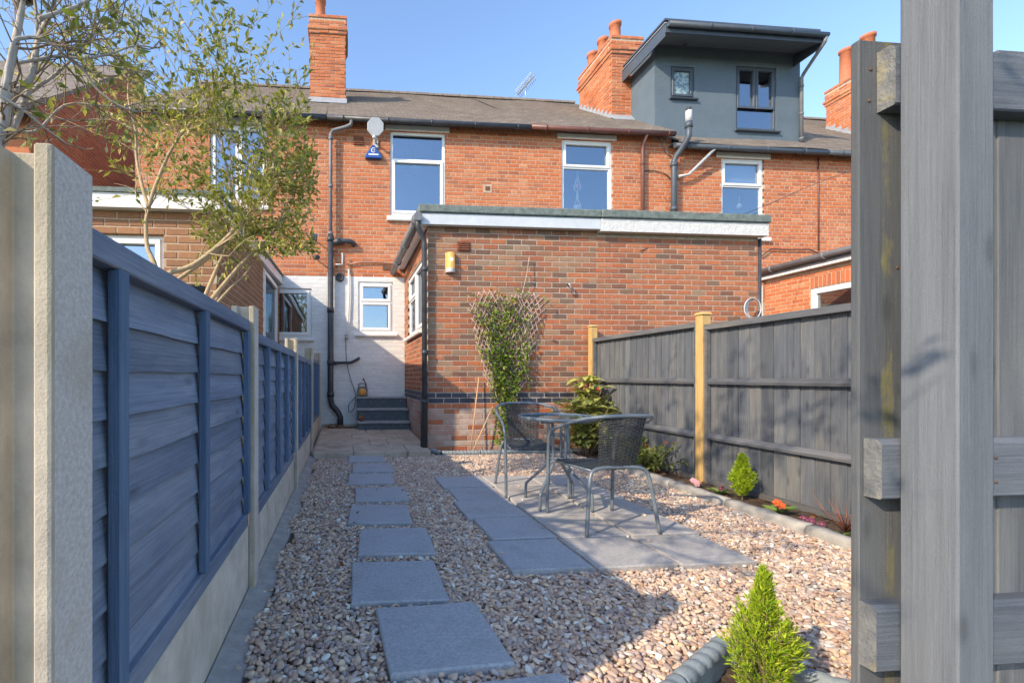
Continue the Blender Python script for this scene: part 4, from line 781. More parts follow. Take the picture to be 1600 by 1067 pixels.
posts = [(0.722, 1.377, 'slotted concrete post at the left edge of the picture, nearest the camera'), (2.245, 1.372, 'concrete post at the far end of the nearest navy fence panel'), (4.185, 1.385, 'concrete post between the second and third navy fence panels'), (6.15, 1.43, 'concrete post where the gravel meets the yard flagstones'), (8.05, 1.46, 'farthest concrete post, beside the black soil pipe')]
for y, t, lb in posts: concrete_post(y, t, lb, 0.112 if y < 1 else 0.1)
bays = [(0.834, 2.245, 1.30, 0.30, 2), (2.345, 4.185, 1.262, 0.27, 3), (4.285, 6.15, 1.25, 0.28, 3), (6.25, 8.05, 1.30, 0.34, 3)]
which = ['nearest', 'second nearest', 'third', 'farthest']
for i, (y0, y1, zt, zb, nb) in enumerate(bays):
    gb = MB(); yy = y0 - 0.03
    tag(MB().box(FX - 0.075, FX - 0.03, y0 - 0.028, y1 + 0.028, -0.12, zb - 0.003).build('gravel_board', M['concrete'], bevel=0.004), 'pale concrete gravel board under the %s navy fence panel' % which[i], 'gravel board', 'concrete gravel boards')
    p = thing('lap_fence', (FX - 0.05, (y0 + y1) / 2, zb), 'navy stained overlap fence panel, %s from the camera' % which[i], 'fence panel', 'navy lap panels along the left')
    a, b = y0 + 0.004, y1 - 0.004
    MB().box(FX - 0.085, FX - 0.022, a, b, zt - 0.055, zt).build('capping_rail', M['navy'], p, bevel=0.004)
    MB().box(FX - 0.07, FX - 0.028, a, b, zb, zb + 0.065).build('bottom_rail', M['navy'], p, bevel=0.004)
    n = 9; h = (zt - 0.05 - zb - 0.06) / n
    for k in range(n):                                              # lapped slats with a waney lower edge
        z0 = zb + 0.055 + k * h; m = 14; vs = []; w0 = rng.uniform(0, 9)
        for j in range(m + 1):
            y = a + (b - a) * j / m; dz = 0.0016 * math.sin(w0 + y * 6) + 0.001 * math.sin(w0 * 2 + y * 19) + rng.uniform(-0.001, 0.001)
            vs += [(FX - 0.046 + dz * 0.3, y, z0 - 0.012 + dz), (FX - 0.062, y, z0 + h + 0.004), (FX - 0.055, y, z0 - 0.012 + dz)]
        fs = []
        for j in range(m): c = 3 * j; fs += [(c, c + 3, c + 4, c + 1), (c, c + 2, c + 5, c + 3), (c + 2, c + 1, c + 4, c + 5)]
        MB().add(vs, fs).build('slat', M['navy'], p)
    bt = [a + 0.02, b - 0.02] + [a + (b - a) * (k + 1) / (nb + 1) for k in range(nb)]
    if i == 0: bt = [b - 0.02, S(326, 600, FX - 0.018).y, S(196, 600, FX - 0.018).y]
    for y in bt: MB().box(FX - 0.045, FX - 0.018, y - 0.02, y + 0.02, zb + 0.066, zt - 0.056).build('batten', M['navyv'], p, bevel=0.003)
tag(MB().box(FX - 0.075, FX - 0.03, 8.15, 8.688, -0.1, 1.25).build('fence_infill', M['navy'], bevel=0.004), 'short navy infill board between the last concrete post and the house', 'fence panel')

# ================================================================== RIGHT FENCE: new softwood posts, grey closeboard panels
RX = 3.5
for y, t, lb in ((6.09, 1.76, 'pale new wooden fence post against the brick extension'), (4.12, 1.655, 'pale new wooden fence post midway along the grey fence')):
    p = thing('wooden_post', (RX, y, 0), lb, 'fence post', 'new softwood fence posts')
    MB().box(RX - 0.045, RX + 0.045, y - 0.045, y + 0.045, -0.1, t - 0.022).build('post', M['newpost'], p, bevel=0.004)
    c = 0.058; q = [(RX - c, y - c), (RX - c, y + c), (RX + c, y + c), (RX + c, y - c)]
    MB().hexa([(x, yy, t - 0.021) for x, yy in q] + [(RX + (x - RX) * 0.75, y + (yy - y) * 0.75, t + 0.006) for x, yy in q]).build('cap', M['newpost'], p, bevel=0.003)
for i, (y0, y1, zt, lb) in enumerate(((4.17, 6.04, 1.575, 'grey closeboard fence panel between the two pale wooden posts'), (2.2, 4.07, 1.535, 'grey closeboard fence panel running from the pale post to behind the gate'))):
    p = thing('closeboard_panel', (RX, (y0 + y1) / 2, 0), lb, 'fence panel', 'grey closeboard panels along the right')
    w = 0.125; n = int((y1 - y0) / 0.105); st_ = (y1 - y0) / n
    for k in range(n):
        y = y0 + k * st_; dx = rng.uniform(0, 0.003); x = RX + 0.012
        MB().hexa([(x + dx, y, 0.0), (x + 0.011 + dx, y, 0.0), (x + 0.013 + dx, min(y + w, y1), 0.0), (x + 0.009 + dx, min(y + w, y1), 0.0), (x + dx, y, zt - 0.03), (x + 0.011 + dx, y, zt - 0.03), (x + 0.013 + dx, min(y + w, y1), zt - 0.03), (x + 0.009 + dx, min(y + w, y1), zt - 0.03)]).build('board', M['greyfence'], p)
    MB().box(RX - 0.035, RX + 0.03, y0, y1, zt - 0.055, zt).build('capping_rail', M['greyrail'], p, bevel=0.004)
    for z in (0.985, 0.455):
        r = lambda y: [(RX + 0.011, y, z - 0.028), (RX - 0.026, y, z - 0.028), (RX - 0.030, y, z - 0.006), (RX - 0.004, y, z + 0.03), (RX + 0.011, y, z + 0.03)]
        MB().extr(r(y0 + 0.02), r(y1 - 0.02)).build('rail', M['greyrail'], p)
    for y in (y0, y1 - 0.03): MB().box(RX - 0.028, RX + 0.01, y, y + 0.03, 0.0, zt - 0.056).build('edge_batten', M['greyrail'], p)
    MB().box(RX - 0.02, RX + 0.01, y0, y1, 0.0, 0.05).build('rail', M['greyrail'], p)
# planting bed along the fence
def bumpy(name, x0, x1, y0, y1, z, amp, n, m, mat, kind='structure', shape=None):
    vs, fs = [], []
    for j in range(m + 1):
        for i in range(n + 1):
            x = x0 + (x1 - x0) * i / n; y = y0 + (y1 - y0) * j / m; vs.append((x, y, z + rng.uniform(-amp, amp)))
    for j in range(m):
        for i in range(n):
            c = j * (n + 1) + i; q = (c, c + 1, c + n + 2, c + n + 1)
            if shape and not shape(vs[c][0], vs[c][1]): continue
            fs.append(q)
    mb = MB(); mb.add(vs, fs, 0, True); return tag(mb.build(name, mat, recalc=False), kind=kind)
bumpy('soil_bed', 3.12, 3.52, 0.6, 5.95, -0.005, 0.016, 10, 90, M['soil'])
bumpy('soil_bed', 1.2, 3.52, 5.99, 6.2, -0.015, 0.012, 40, 6, M['soil'])
ed = [3.05, 3.08, 3.10, 3.115, 3.125, 3.14, 3.17]; ey = [1.4, 2.1, 2.75, 3.4, 4.05, 4.7, 5.3]
el = ['behind the gate', 'nearest the gate', 'in front of the red primrose', 'in front of the small lime conifer', 'beside the pink primrose', 'in front of the red tipped shrub']
for i in range(6):
    a, b = Vector((ed[i], ey[i], 0)), Vector((ed[i + 1], ey[i + 1], 0)); d = (b - a).normalized(); nrm = Vector((d.y, -d.x, 0)); rings = []
    for k in range(9):
        p = a.lerp(b, k / 8 * 0.985 + 0.004); j = [rng.uniform(-0.006, 0.006) for _ in range(6)]
        rings.append([p + nrm * x + Z * (z + jj) for (x, z), jj in zip(((-0.045, -0.1), (-0.05, 0.005), (-0.03, 0.035), (0.025, 0.04), (0.045, 0.01), (0.045, -0.1)), j)])
    mb = MB(); vs = [v for r in rings for v in r]; fs = [(k * 6 + q, k * 6 + q + 1, (k + 1) * 6 + q + 1, (k + 1) * 6 + q) for k in range(8) for q in range(5)] + [tuple(range(6)), tuple(range(48, 54))]
    mb.add(vs, fs, 0, True); tag(mb.build('bed_edging', M['edging']), 'weathered pale edging stone of the flower bed, %s' % el[i], 'edging stone', 'edging of the flower bed')
# scalloped planter edging under the trellis
def rope_edge(a, b, r, mat, label, top=0.05, twist=True, seg=12, pitch=0.06):
    a, b = Vector(a), Vector(b); d = (b - a); L = d.length; d.normalize(); s = Vector((d.y, -d.x, 0)); n = int(L / 0.009); vs, fs = [], []
    for i in range(n + 1):
        u = L * i / n; c = a + d * u
        for j in range(seg):
            t = 2 * math.pi * j / seg; rr = r * (1 + 0.30 * abs(math.sin(math.pi * (u / pitch) + t / 2)) ** 0.7 - 0.22) if twist else r
            if i in (0, n): rr *= 0.85
            vs.append(c + s * (math.cos(t) * rr) + Z * (top - r + math.sin(t) * rr))
    for i in range(n):
        for j in range(seg): fs.append((i * seg + j, i * seg + (j + 1) % seg, (i + 1) * seg + (j + 1) % seg, (i + 1) * seg + j))
    fs += [tuple(range(seg)), tuple(range(n * seg, (n + 1) * seg))]
    mb = MB(); mb.add(vs, fs, 0, True); q = lambda c: [c + s * 0.022 + Z * -0.12, c - s * 0.022 + Z * -0.12, c - s * 0.022 + Z * (top - r), c + s * 0.022 + Z * (top - r)]
    mb.extr(q(a), q(b)); return tag(mb.build('rope_edging', mat), label, 'edging', 'rope topped edging pieces')
rope_edge((1.375, 1.53, 0), (1.075, 1.355, 0), 0.028, M['edgeblue'], 'grey rope topped edging piece left of the foreground conifer', 0.075)
rope_edge((1.065, 1.349, 0), (0.765, 1.174, 0), 0.028, M['edgeblue'], 'grey rope topped edging piece at the bottom edge of the picture', 0.075)
rope_edge((1.40, 1.54, 0), (1.62, 1.30, 0), 0.026, M['edgeblue'], 'grey rope topped edging piece half hidden behind the foreground conifer', 0.045)
rope_edge((1.63, 1.29, 0), (1.86, 1.06, 0), 0.026, M['edgeblue'], 'grey rope topped edging piece right of the foreground conifer', 0.045)
x = 1.30
for k, lb in enumerate(('under the canes', 'behind the far chair', 'behind the glass table', 'in front of the spotted laurel')):
    rope_edge((x, 5.96, 0), (x + 0.52, 5.955, 0), 0.03, M['edgeblue'], 'low grey rope edging under the extension wall, %s' % lb, 0.035, pitch=0.05); x += 0.53
rope_edge((1.19, 6.15, 0), (1.28, 5.985, 0), 0.03, M['edgeblue'], 'short grey rope edging at the corner by the black downpipe', 0.035, pitch=0.05)
bumpy('soil_bed', 0.82, 1.85, 1.0, 1.53, -0.03, 0.01, 26, 14, M['soil'], shape=lambda x, y: y < 1.54 - abs(x - 1.38) * 0.75 + 0.02)

# ================================================================== GATE POST AND BOARDED FENCE ON THE RIGHT
gp = MB().box(1.35, 1.442, 0.879, 0.985, -0.12, 2.35)
tag(gp.build('gate_post', M['gatewood'], bevel=0.004), 'tall grey painted square timber post at the right, reaching out of the top', 'gate post')
gf = thing('boarded_fence', (1.8, 1.0, 0), 'grey boarded fence with three rails behind the tall gate post', 'fence')
x = 1.293; k = 0
while x < 2.6:
    w = 0.118 if k else 0.15
    MB().box(x, x + w, 1.026, 1.046 + 0.004 * (k % 2), -0.02, 1.875 - 0.01 * (k % 3)).build('board', M['gateboard'], gf, bevel=0.003); x += w + 0.005; k += 1
for xs, z0, z1, ye in ((1.342, 1.69, 1.842, 0.986), (1.305, 0.722, 0.868, 0.986), (1.290, 0.30, 0.46, 0.986)):
    r = lambda xx: [(xx, 1.025, z0), (xx, ye + 0.004, z0), (xx, ye, z0 + 0.004), (xx, ye, z1 - 0.012), (xx, ye + 0.012, z1), (xx, 1.025, z1)]
    mb = MB().extr(r(xs), r(2.6)); mb.m[0] = 1; mb.build('rail', [M['gaterail'], M['endgrain']], gf)

for xx, zz in ((1.325, 1.80), (1.32, 1.72), (1.40, 1.3), (1.47, 1.77), (1.50, 0.82), (1.50, 0.76), (1.50, 0.42), (1.51, 0.35), (1.62, 0.82), (1.62, 0.76)):
    MB().lathe([(0.004, 0), (0.004, 0.002), (0.002, 0.003)], (xx, 0.986 if xx > 1.45 else 1.026, zz), 8, (0, -1, 0)).build('nail', M['rustiron'], gf)
# ================================================================== FURNITURE
def smooth_path(pts, n=6):
    pts = [Vector(p) for p in pts]; out = []
    for i in range(len(pts) - 1):
        p0, p1, p2, p3 = pts[max(i - 1, 0)], pts[i], pts[i + 1], pts[min(i + 2, len(pts) - 1)]
        for k in range(n):
            t = k / n; out.append(0.5 * ((2 * p1) + (p2 - p0) * t + (2 * p0 - 5 * p1 + 4 * p2 - p3) * t * t + (3 * p1 - p0 - 3 * p2 + p3) * t ** 3))
    return out + [pts[-1]]
def local(mb, name, mat, parent, **k):
    o = mb.build(name, mat, None, **k); o.parent = parent; return o
def make_chair():
    t = thing('bistro_chair', (0, 0, 0), 'x', 'chair', 'wicker bistro chairs')
    half = [(-0.262, 0.25, 0.0), (-0.262, 0.24, 0.25), (-0.265, 0.225, 0.5), (-0.272, 0.19, 0.6), (-0.28, 0.10, 0.655), (-0.283, -0.02, 0.69), (-0.265, -0.16, 0.735), (-0.19, -0.265, 0.765), (-0.09, -0.305, 0.775)]
    full = half + [(0, -0.312, 0.777)] + [(-x, y, z) for x, y, z in half[::-1]]
    local(MB().tube(smooth_path(full, 5), 0.0125, 10), 'arm_frame', M['tubegrey'], t)
    rear = [(-0.255, -0.262, 0.0), (-0.225, -0.235, 0.25), (-0.205, -0.222, 0.37), (-0.175, -0.215, 0.415), (-0.10, -0.213, 0.43)]
    local(MB().tube(smooth_path(rear + [(0, -0.213, 0.432)] + [(-x, y, z) for x, y, z in rear[::-1]], 5), 0.0125, 10), 'rear_leg_frame', M['tubegrey'], t)
    sf = [(-0.262, 0.235, 0.385), (-0.2, 0.235, 0.392), (0.2, 0.235, 0.392), (0.262, 0.235, 0.385)]
    local(MB().tube(sf, 0.009, 8).tube([(-0.2, 0.235, 0.392), (-0.185, -0.21, 0.41)], 0.009, 8).tube([(0.2, 0.235, 0.392), (0.185, -0.21, 0.41)], 0.009, 8), 'seat_frame', M['tubegrey'], t)
    def weave(surf, rows, cols, r, name, stake_r=0.0045, sub=2):
        mb = MB()
        for j in range(rows):
            v = (j + 0.5) / rows; pts = []
            for i in range(cols * sub + 1):
                u = i / (cols * sub); p, nn = surf(u, v); s = math.sin(math.pi * (i / sub) + math.pi * (j % 2)) * 0.005; pts.append(p + nn * s)
            mb.tube(pts, r, 4, caps=False)
        for i in range(cols):
            u = (i + 0.5) / cols; mb.tube([surf(u, v / 8)[0] for v in range(9)], stake_r, 4, caps=False)
        return local(mb, name, M['wicker'], t, recalc=False)
    def seat(u, v):
        wd = 0.20 - 0.03 * v; x = (u - 0.5) * 2 * wd; y = 0.235 - 0.445 * v
        return Vector((x, y, 0.405 + 0.012 * v - 0.012 * math.sin(math.pi * v) * (1 - (2 * u - 1) ** 2) + 0.02 * max(0, v - 0.9) * 10)), Vector((0, 0, 1))
    def back(u, v):
        w = 0.135 + 0.03 * v; a = (u - 0.5) * 2; x = a * w; y = -0.215 - 0.10 * v + 0.05 * a * a * (0.4 + 0.8 * v)
        return Vector((x, y, 0.425 + 0.345 * v)), Vector((0, -1, 0.2))
    weave(seat, 40, 12, 0.0052, 'seat'); weave(back, 30, 10, 0.0043, 'backrest')
    return t
ch = make_chair()
def place(o, x, y, a, label): o.location = (x, y, 0.0); o.rotation_euler = (0, 0, a); o['label'] = label
# near chair: front faces away from the camera
place(ch, 1.785, 3.02, R(2), 'grey wicker chair with its back towards the camera, nearest of the two')
ch2 = copy_tree(ch); place(ch2, 1.655, 3.92, R(172), 'grey wicker chair facing the camera behind the glass table')
tb = thing('bistro_table', (1.70, 3.48, 0), 'round glass topped grey metal table between the two chairs', 'table')
tx, ty = 1.70, 3.48; th = 0.715
MB().lathe([(0.288, th - 0.014), (0.289, th - 0.007)], (tx, ty, 0), 48).build('glass_top', M['tableglass'], tb)
rim = MB(); rim.lathe([(0.29, th - 0.03), (0.302, th - 0.028), (0.305, th - 0.012), (0.302, th), (0.290, th), (0.290, th - 0.03)], (tx, ty, 0), 48); rim.f = rim.f[:-2]; rim.m = rim.m[:-2]; rim.sm = rim.sm[:-2]; rim.build('rim', M['tubegrey'], tb)
for k in range(4):
    a = R(38 + 90 * k); pl = lambda r, z: (tx + math.cos(a) * r, ty + math.sin(a) * r, z)
    MB().tube(smooth_path([pl(0.25, th - 0.035), pl(0.10, th - 0.05), pl(0.075, th - 0.09), pl(0.07, 0.55), pl(0.07, 0.36), pl(0.085, 0.315), pl(0.25, 0.15), pl(0.275, 0.11), pl(0.278, 0.0)], 4), 0.0115, 8).build('leg', M['tubegrey'], tb)
mb = MB()
for z in (0.56, 0.38): mb.tube([(tx + 0.07 * math.cos(2 * math.pi * k / 20), ty + 0.07 * math.sin(2 * math.pi * k / 20), z) for k in range(20)], 0.007, 6, closed=True)
mb.build('leg_ring', M['tubegrey'], tb)

# ================================================================== SMALL THINGS ON THE WALLS
lp = thing('wall_lamp', (1.46, 6.2, 2.49), 'amber half cylinder wall lamp on the brown brick extension, lit', 'lamp')
ring = lambda r, z, sq=0.75: [(1.462 + r * math.cos(t), 6.185 - r * sq * 1.5 * math.sin(t), z) for t in [math.pi * k / 10 for k in range(11)]]
MB().extr(ring(0.062, 2.545), ring(0.064, 2.765), smooth=False).build('shade', M['lamp'], lp)
MB().extr(ring(0.066, 2.49), ring(0.066, 2.544)).build('base', M['grey_white'], lp)
MB().box(1.395, 1.53, 6.186, 6.199, 2.488, 2.77).build('back_plate', M['grey_white'], lp)
MB().lathe([(0.004, -0.022), (0.018, -0.012), (0.022, 0), (0.018, 0.012), (0.004, 0.022)], (1.462, 6.108, 2.66), 12).build('bulb', M['bulb'], lp)
hk = W(889, 450, 6.17)
tag(MB().tube(smooth_path([(hk.x - 0.02, 6.199, hk.z + 0.06), (hk.x - 0.02, 6.13, hk.z + 0.055), (hk.x, 6.12, hk.z), (hk.x + 0.02, 6.14, hk.z - 0.05), (hk.x + 0.03, 6.17, hk.z - 0.055)], 4), 0.013, 8).build('wall_hook', M['metal']), 'small metal hook on the brick wall right of the trellis', 'hook')
dish = thing('flat_antenna', (0.56, 8.45, 5.5), 'pale grey octagonal flat antenna under the gutter beside the upper window', 'antenna')
oc = lambda y, r: [(0.56 + r * math.cos(R(22.5 + 45 * k)), y - 0.04 * math.sin(R(22.5 + 45 * k)), 5.735 + r * math.sin(R(22.5 + 45 * k))) for k in range(8)]
MB().extr(oc(8.40, 0.165), oc(8.44, 0.165)).build('panel', M['dish'], dish, bevel=0.006)
MB().tube([(0.56, 8.43, 5.7), (0.57, 8.5, 5.58), (0.585, 8.69, 5.56)], 0.02, 8).box(0.53, 0.63, 8.67, 8.698, 5.48, 5.64).tube([(0.52, 8.42, 5.56), (0.60, 8.5, 5.54)], 0.026, 8).build('bracket', M['grey_white'], dish)
al = thing('alarm_box', (0.535, 8.7, 5.25), 'blue triangular burglar alarm box with white emblem left of the upper window', 'alarm box')
tri = [(0.375, 5.25), (0.375, 5.29), (0.515, 5.50), (0.555, 5.50), (0.695, 5.29), (0.695, 5.25)]
MB().extr([(x, 8.61, z) for x, z in tri], [(x, 8.695, z) for x, z in tri]).build('case', M['blue'], al, bevel=0.008)
MB().tube([(0.537 + 0.036 * math.cos(t), 8.607, 5.39 + 0.042 * math.sin(t)) for t in [R(-40 - 280 * k / 16) for k in range(17)]], 0.009, 6).box(0.537, 0.565, 8.603, 8.609, 5.387, 5.4).box(0.44, 0.63, 8.605, 8.609, 5.30, 5.325).build('emblem', M['upvc'], al)
for (px, py, lb) in ((491, 371, 'small dark floodlight on the orange brick left of the downpipe, upper of two'), (494, 402, 'small dark security camera on the orange brick left of the downpipe, lower of two')):
    q = W(px, py, 8.5); c = thing('security_camera' if py > 390 else 'floodlight', (q.x, 8.7, q.z), lb, 'camera' if py > 390 else 'floodlight')
    if py > 390: MB().lathe([(0.03, -0.07), (0.045, -0.06), (0.045, 0.05), (0.03, 0.06)], (q.x, 8.5, q.z), 12, (-0.5, -0.8, -0.2)).build('body', M['black'], c)
    else: MB().box(q.x - 0.055, q.x + 0.055, 8.46, 8.52, q.z - 0.06, q.z + 0.06).build('body', M['black'], c, bevel=0.008)
    MB().tube([(q.x, 8.52, q.z), (q.x + 0.03, 8.62, q.z - 0.02), (q.x + 0.03, 8.695, q.z - 0.02)], 0.014, 6).build('bracket', M['metal'], c)
ae = thing('tv_aerial', (5.22, 12.65, 9.05), 'silver television aerial standing on the roof ridge', 'aerial')
MB().tube([(5.22, 12.65, 9.0), (5.22, 12.65, 9.62)], 0.014, 6).build('pole', M['metal'], ae)
am = MB(); bdir = Vector((0.3, -0.93, 0.2)).normalized(); sdir = Vector((0.93, 0.3, 0)).normalized(); c0 = Vector((5.22, 12.65, 9.52))
am.tube([c0 - bdir * 0.35, c0 + bdir * 0.35], 0.014, 6)
for k in range(11):
    c = c0 + bdir * (-0.32 + k * 0.064)
    for sgn in (-1, 1): am.tube([c, c + sdir * 0.11 * sgn + Z * 0.09], 0.009, 4); am.tube([c, c + sdir * 0.11 * sgn - Z * 0.09], 0.008, 4)
am.build('elements', M['grey_white'], ae)
hr = thing('hose_reel', (0.30, 8.42, 0.66), 'small grey and orange hose reel standing on the top step', 'hose reel')
rx, ry, rz = 0.315, 8.47, 0.66
MB().extr([(rx + x, ry - 0.06, rz + z) for x, z in ((-0.10, 0), (0.10, 0), (0.10, 0.13), (0.075, 0.2), (-0.075, 0.2), (-0.10, 0.13))], [(rx + x, ry + 0.06, rz + z) for x, z in ((-0.10, 0), (0.10, 0), (0.10, 0.13), (0.075, 0.2), (-0.075, 0.2), (-0.10, 0.13))]).build('case', M['greypl'], hr, bevel=0.01)
MB().lathe([(0.072, 0), (0.072, 0.012), (0.05, 0.02), (0.03, 0.035)], (rx, ry - 0.06, rz + 0.09), 20, (0, -1, 0)).build('drum', M['orange'], hr)
MB().tube(smooth_path([(rx - 0.07, ry, rz + 0.2), (rx - 0.06, ry, rz + 0.245), (rx + 0.05, ry, rz + 0.245), (rx + 0.06, ry, rz + 0.2)], 4), 0.011, 8).build('handle', M['greypl'], hr)
MB().tube([(rx + 0.09, ry, rz + 0.12), (rx + 0.065, ry - 0.02, rz + 0.26), (rx + 0.03, ry - 0.03, rz + 0.31)], 0.012, 8).tube([(rx + 0.03, ry - 0.03, rz + 0.31), (rx + 0.015, ry - 0.03, rz + 0.345)], 0.018, 8, m=1).build('nozzle', [M['greypl'], M['red']], hr)
tag(MB().tube(smooth_path([(0.0, 8.66, 1.75), (0.005, 8.63, 1.6), (0.02, 8.64, 1.35), (0.08, 8.63, 1.05), (0.17, 8.6, 0.78), (0.2, 8.58, 0.62), (0.15, 8.58, 0.42), (0.07, 8.6, 0.36), (0.06, 8.6, 0.5), (0.16, 8.58, 0.62), (0.215, 8.5, 0.70)], 5), 0.008, 6).build('garden_hose', M['greypl']), 'thin grey hose hanging from the tap on the white wall', 'hose')
tp = thing('garden_tap', (0.0, 8.69, 1.75), 'small brass tap on the white painted wall above the hose', 'tap')
MB().tube([(0.0, 8.695, 1.79), (0.0, 8.63, 1.79), (0.0, 8.62, 1.74)], 0.014, 8).build('spout', M['copper'], tp); MB().box(-0.03, 0.03, 8.64, 8.652, 1.825, 1.84).build('handle', M['copper'], tp)
pt = thing('plant_pot', (0.285, 7.95, 0.245), 'tiny terracotta pot with a green seedling on the lowest step', 'plant pot')
MB().lathe([(0.032, 0), (0.044, 0.065), (0.048, 0.066), (0.048, 0.082), (0.040, 0.08), (0.036, 0.06)], (0.285, 7.97, 0.245), 16).build('pot', M['terracotta'], pt)
dg = thing('drain_grate', (-0.1, 8.35, 0.13), 'rusty iron drain grate in the flagstones by the steps', 'drain'); mb = MB()
for k in range(9): mb.box(-0.30 + k * 0.055, -0.275 + k * 0.055, 8.08, 8.24, yz(8.2) + 0.004, yz(8.2) + 0.014)
mb.box(-0.32, 0.21, 8.06, 8.08, yz(8.2) + 0.002, yz(8.2) + 0.016); mb.box(-0.32, 0.21, 8.24, 8.26, yz(8.2) + 0.002, yz(8.2) + 0.016); mb.build('bars', M['rustiron'], dg)
ov = [W(1560, 215, 7.6)] + [W(x, y, Y) for x, y, Y in ((1335, 266, 7.4), (1180, 328, 6.9), (1060, 372, 6.35), (1000, 392, 6.18))]
tag(MB().tube(smooth_path(ov, 5), 0.006, 5).build('overhead_cable', M['black']), 'thin black cable sagging diagonally across the right hand houses', 'cable')
cl = MB(); c0 = W(1176, 482, 6.0)
for k in range(5): cl.tube([(c0.x + 0.13 * math.cos(t) * (1 - 0.05 * k) + 0.02 * k, 6.0 + 0.015 * k, c0.z + 0.15 * math.sin(t)) for t in [2 * math.pi * j / 24 for j in range(24)]], 0.008, 5, closed=True)
tag(cl.build('cable_coil', M['grey_white']), 'loose coil of white cable hanging on the wall behind the right fence', 'cable coil')
gb_ = thing('garden_bowl', (-1.32, 4.25, 0), 'dark bowl shaped garden ornament just showing behind the navy fence', 'ornament'); q = W(300, 456, 4.2)
MB().lathe([(0.02, -0.06), (0.08, -0.03), (0.125, 0.02), (0.13, 0.045), (0.12, 0.045), (0.07, 0.0)], q, 20).build('bowl', M['black'], gb_); MB().tube([(q.x, q.y, -0.1), (q.x, q.y, q.z - 0.05)], 0.02, 8).build('stand', M['black'], gb_)
# seen through the windows
pl = thing('pendant_lamp', (1.36, 9.3, 5.3), 'pale pink ceiling lamp seen through the upper window by the alarm box', 'lamp')
q = W(648, 266, 9.5); MB().lathe([(0.03, 0.1), (0.06, 0.06), (0.16, 0.0), (0.16, -0.02), (0.05, -0.03)], q, 20).build('shade', M['macrame'], pl); MB().tube([q + Z * 0.1, q + Z * 0.5], 0.006, 5).build('cord', M['macrame'], pl)
hp = thing('hanging_planter', (4.75, 8.85, 4.3), 'white macrame plant hanger in the upper window with brown gutter above', 'planter')
for zc, s in ((4.95, 1.0), (4.52, 1.15)):
    mb = MB(); top = Vector((4.76, 8.86, zc + 0.32 * s))
    for k in range(6):
        a = k * math.pi / 3; mb.tube([top, (4.76 + 0.03 * math.cos(a), 8.86 + 0.03 * math.sin(a), zc + 0.12 * s), (4.76 + 0.075 * s * math.cos(a), 8.86 + 0.075 * s * math.sin(a), zc), (4.76 + 0.05 * math.cos(a), 8.86 + 0.05 * math.sin(a), zc - 0.07 * s), (4.76, 8.86, zc - 0.11 * s)], 0.008, 5)
    mb.tube([(4.76, 8.86, zc - 0.1 * s), (4.76, 8.86, zc - 0.22 * s)], 0.011, 5); mb.build('macrame_cord', M['macrame'], hp)
    MB().lathe([(0.045, -0.06), (0.062, 0.04), (0.056, 0.04), (0.045, 0.0)], (4.76, 8.86, zc), 14).build('pot', M['upvc'] if s > 1.1 else M['terracotta'], hp)
wo = thing('window_ornament', (8.3, 8.85, 4.4), 'small pink hanging ornament in the upper window of the dormer house', 'ornament'); q = W(1155, 322, 8.86)
MB().lathe([(0.002, -0.06), (0.05, -0.03), (0.045, 0.03), (0.002, 0.06)], q, 10).build('bead', M['macrame'], wo); MB().tube([q, q + Z * 0.22], 0.005, 5).build('cord', M['macrame'], wo)
# ================================================================== PLANTS
class Leaves:
    def __init__(s): s.v = []; s.f = []; s.m = []
    def leaf(s, p, d, L, w, rg, m=0, fold=0.25, droop=0.15):
        d = Vector(d).normalized(); k = Vector((rg.uniform(-1, 1), rg.uniform(-1, 1), rg.uniform(0.2, 1))); nn = (k - d * k.dot(d)); nn = nn.normalized() if nn.length > 1e-4 else Z; sd = d.cross(nn)
        b = len(s.v); p = Vector(p); mid = p + d * L * 0.5
        s.v += [tuple(p), tuple(mid + sd * w / 2 + nn * w * fold), tuple(p + d * L - nn * L * droop), tuple(mid - sd * w / 2 + nn * w * fold), tuple(mid)]
        s.f += [(b, b + 1, b + 4), (b + 1, b + 2, b + 4), (b, b + 4, b + 3), (b + 4, b + 2, b + 3)]; s.m += [m] * 4
    def big(s, p, d, L, w, rg, m=0, up=None):                       # a broad leaf with a midrib, eight faces
        d = Vector(d).normalized(); k = up or Vector((rg.uniform(-0.4, 0.4), rg.uniform(-0.4, 0.4), 1)); nn = (k - d * k.dot(d)).normalized(); sd = d.cross(nn); b = len(s.v); p = Vector(p)
        pr = [(0, 0), (0.22, 0.62), (0.5, 1.0), (0.8, 0.6), (1, 0)]
        for t, ww in pr:
            c = p + d * L * t - nn * L * 0.28 * t * t
            s.v += [tuple(c + sd * w / 2 * ww + nn * w * 0.16 * ww), tuple(c), tuple(c - sd * w / 2 * ww + nn * w * 0.16 * ww)]
        for i in range(4):
            q = b + 3 * i; s.f += [(q, q + 1, q + 4, q + 3), (q + 1, q + 2, q + 5, q + 4)]; s.m += [m] * 2
    def build(s, name, mats, parent=None):
        mb = MB(); mb.v, mb.f, mb.m, mb.sm = s.v, s.f, s.m, [True] * len(s.f); return mb.build(name, mats, parent, recalc=False)
def rv3(rg, s=1.0): return Vector((rg.gauss(0, s), rg.gauss(0, s), rg.gauss(0, s)))
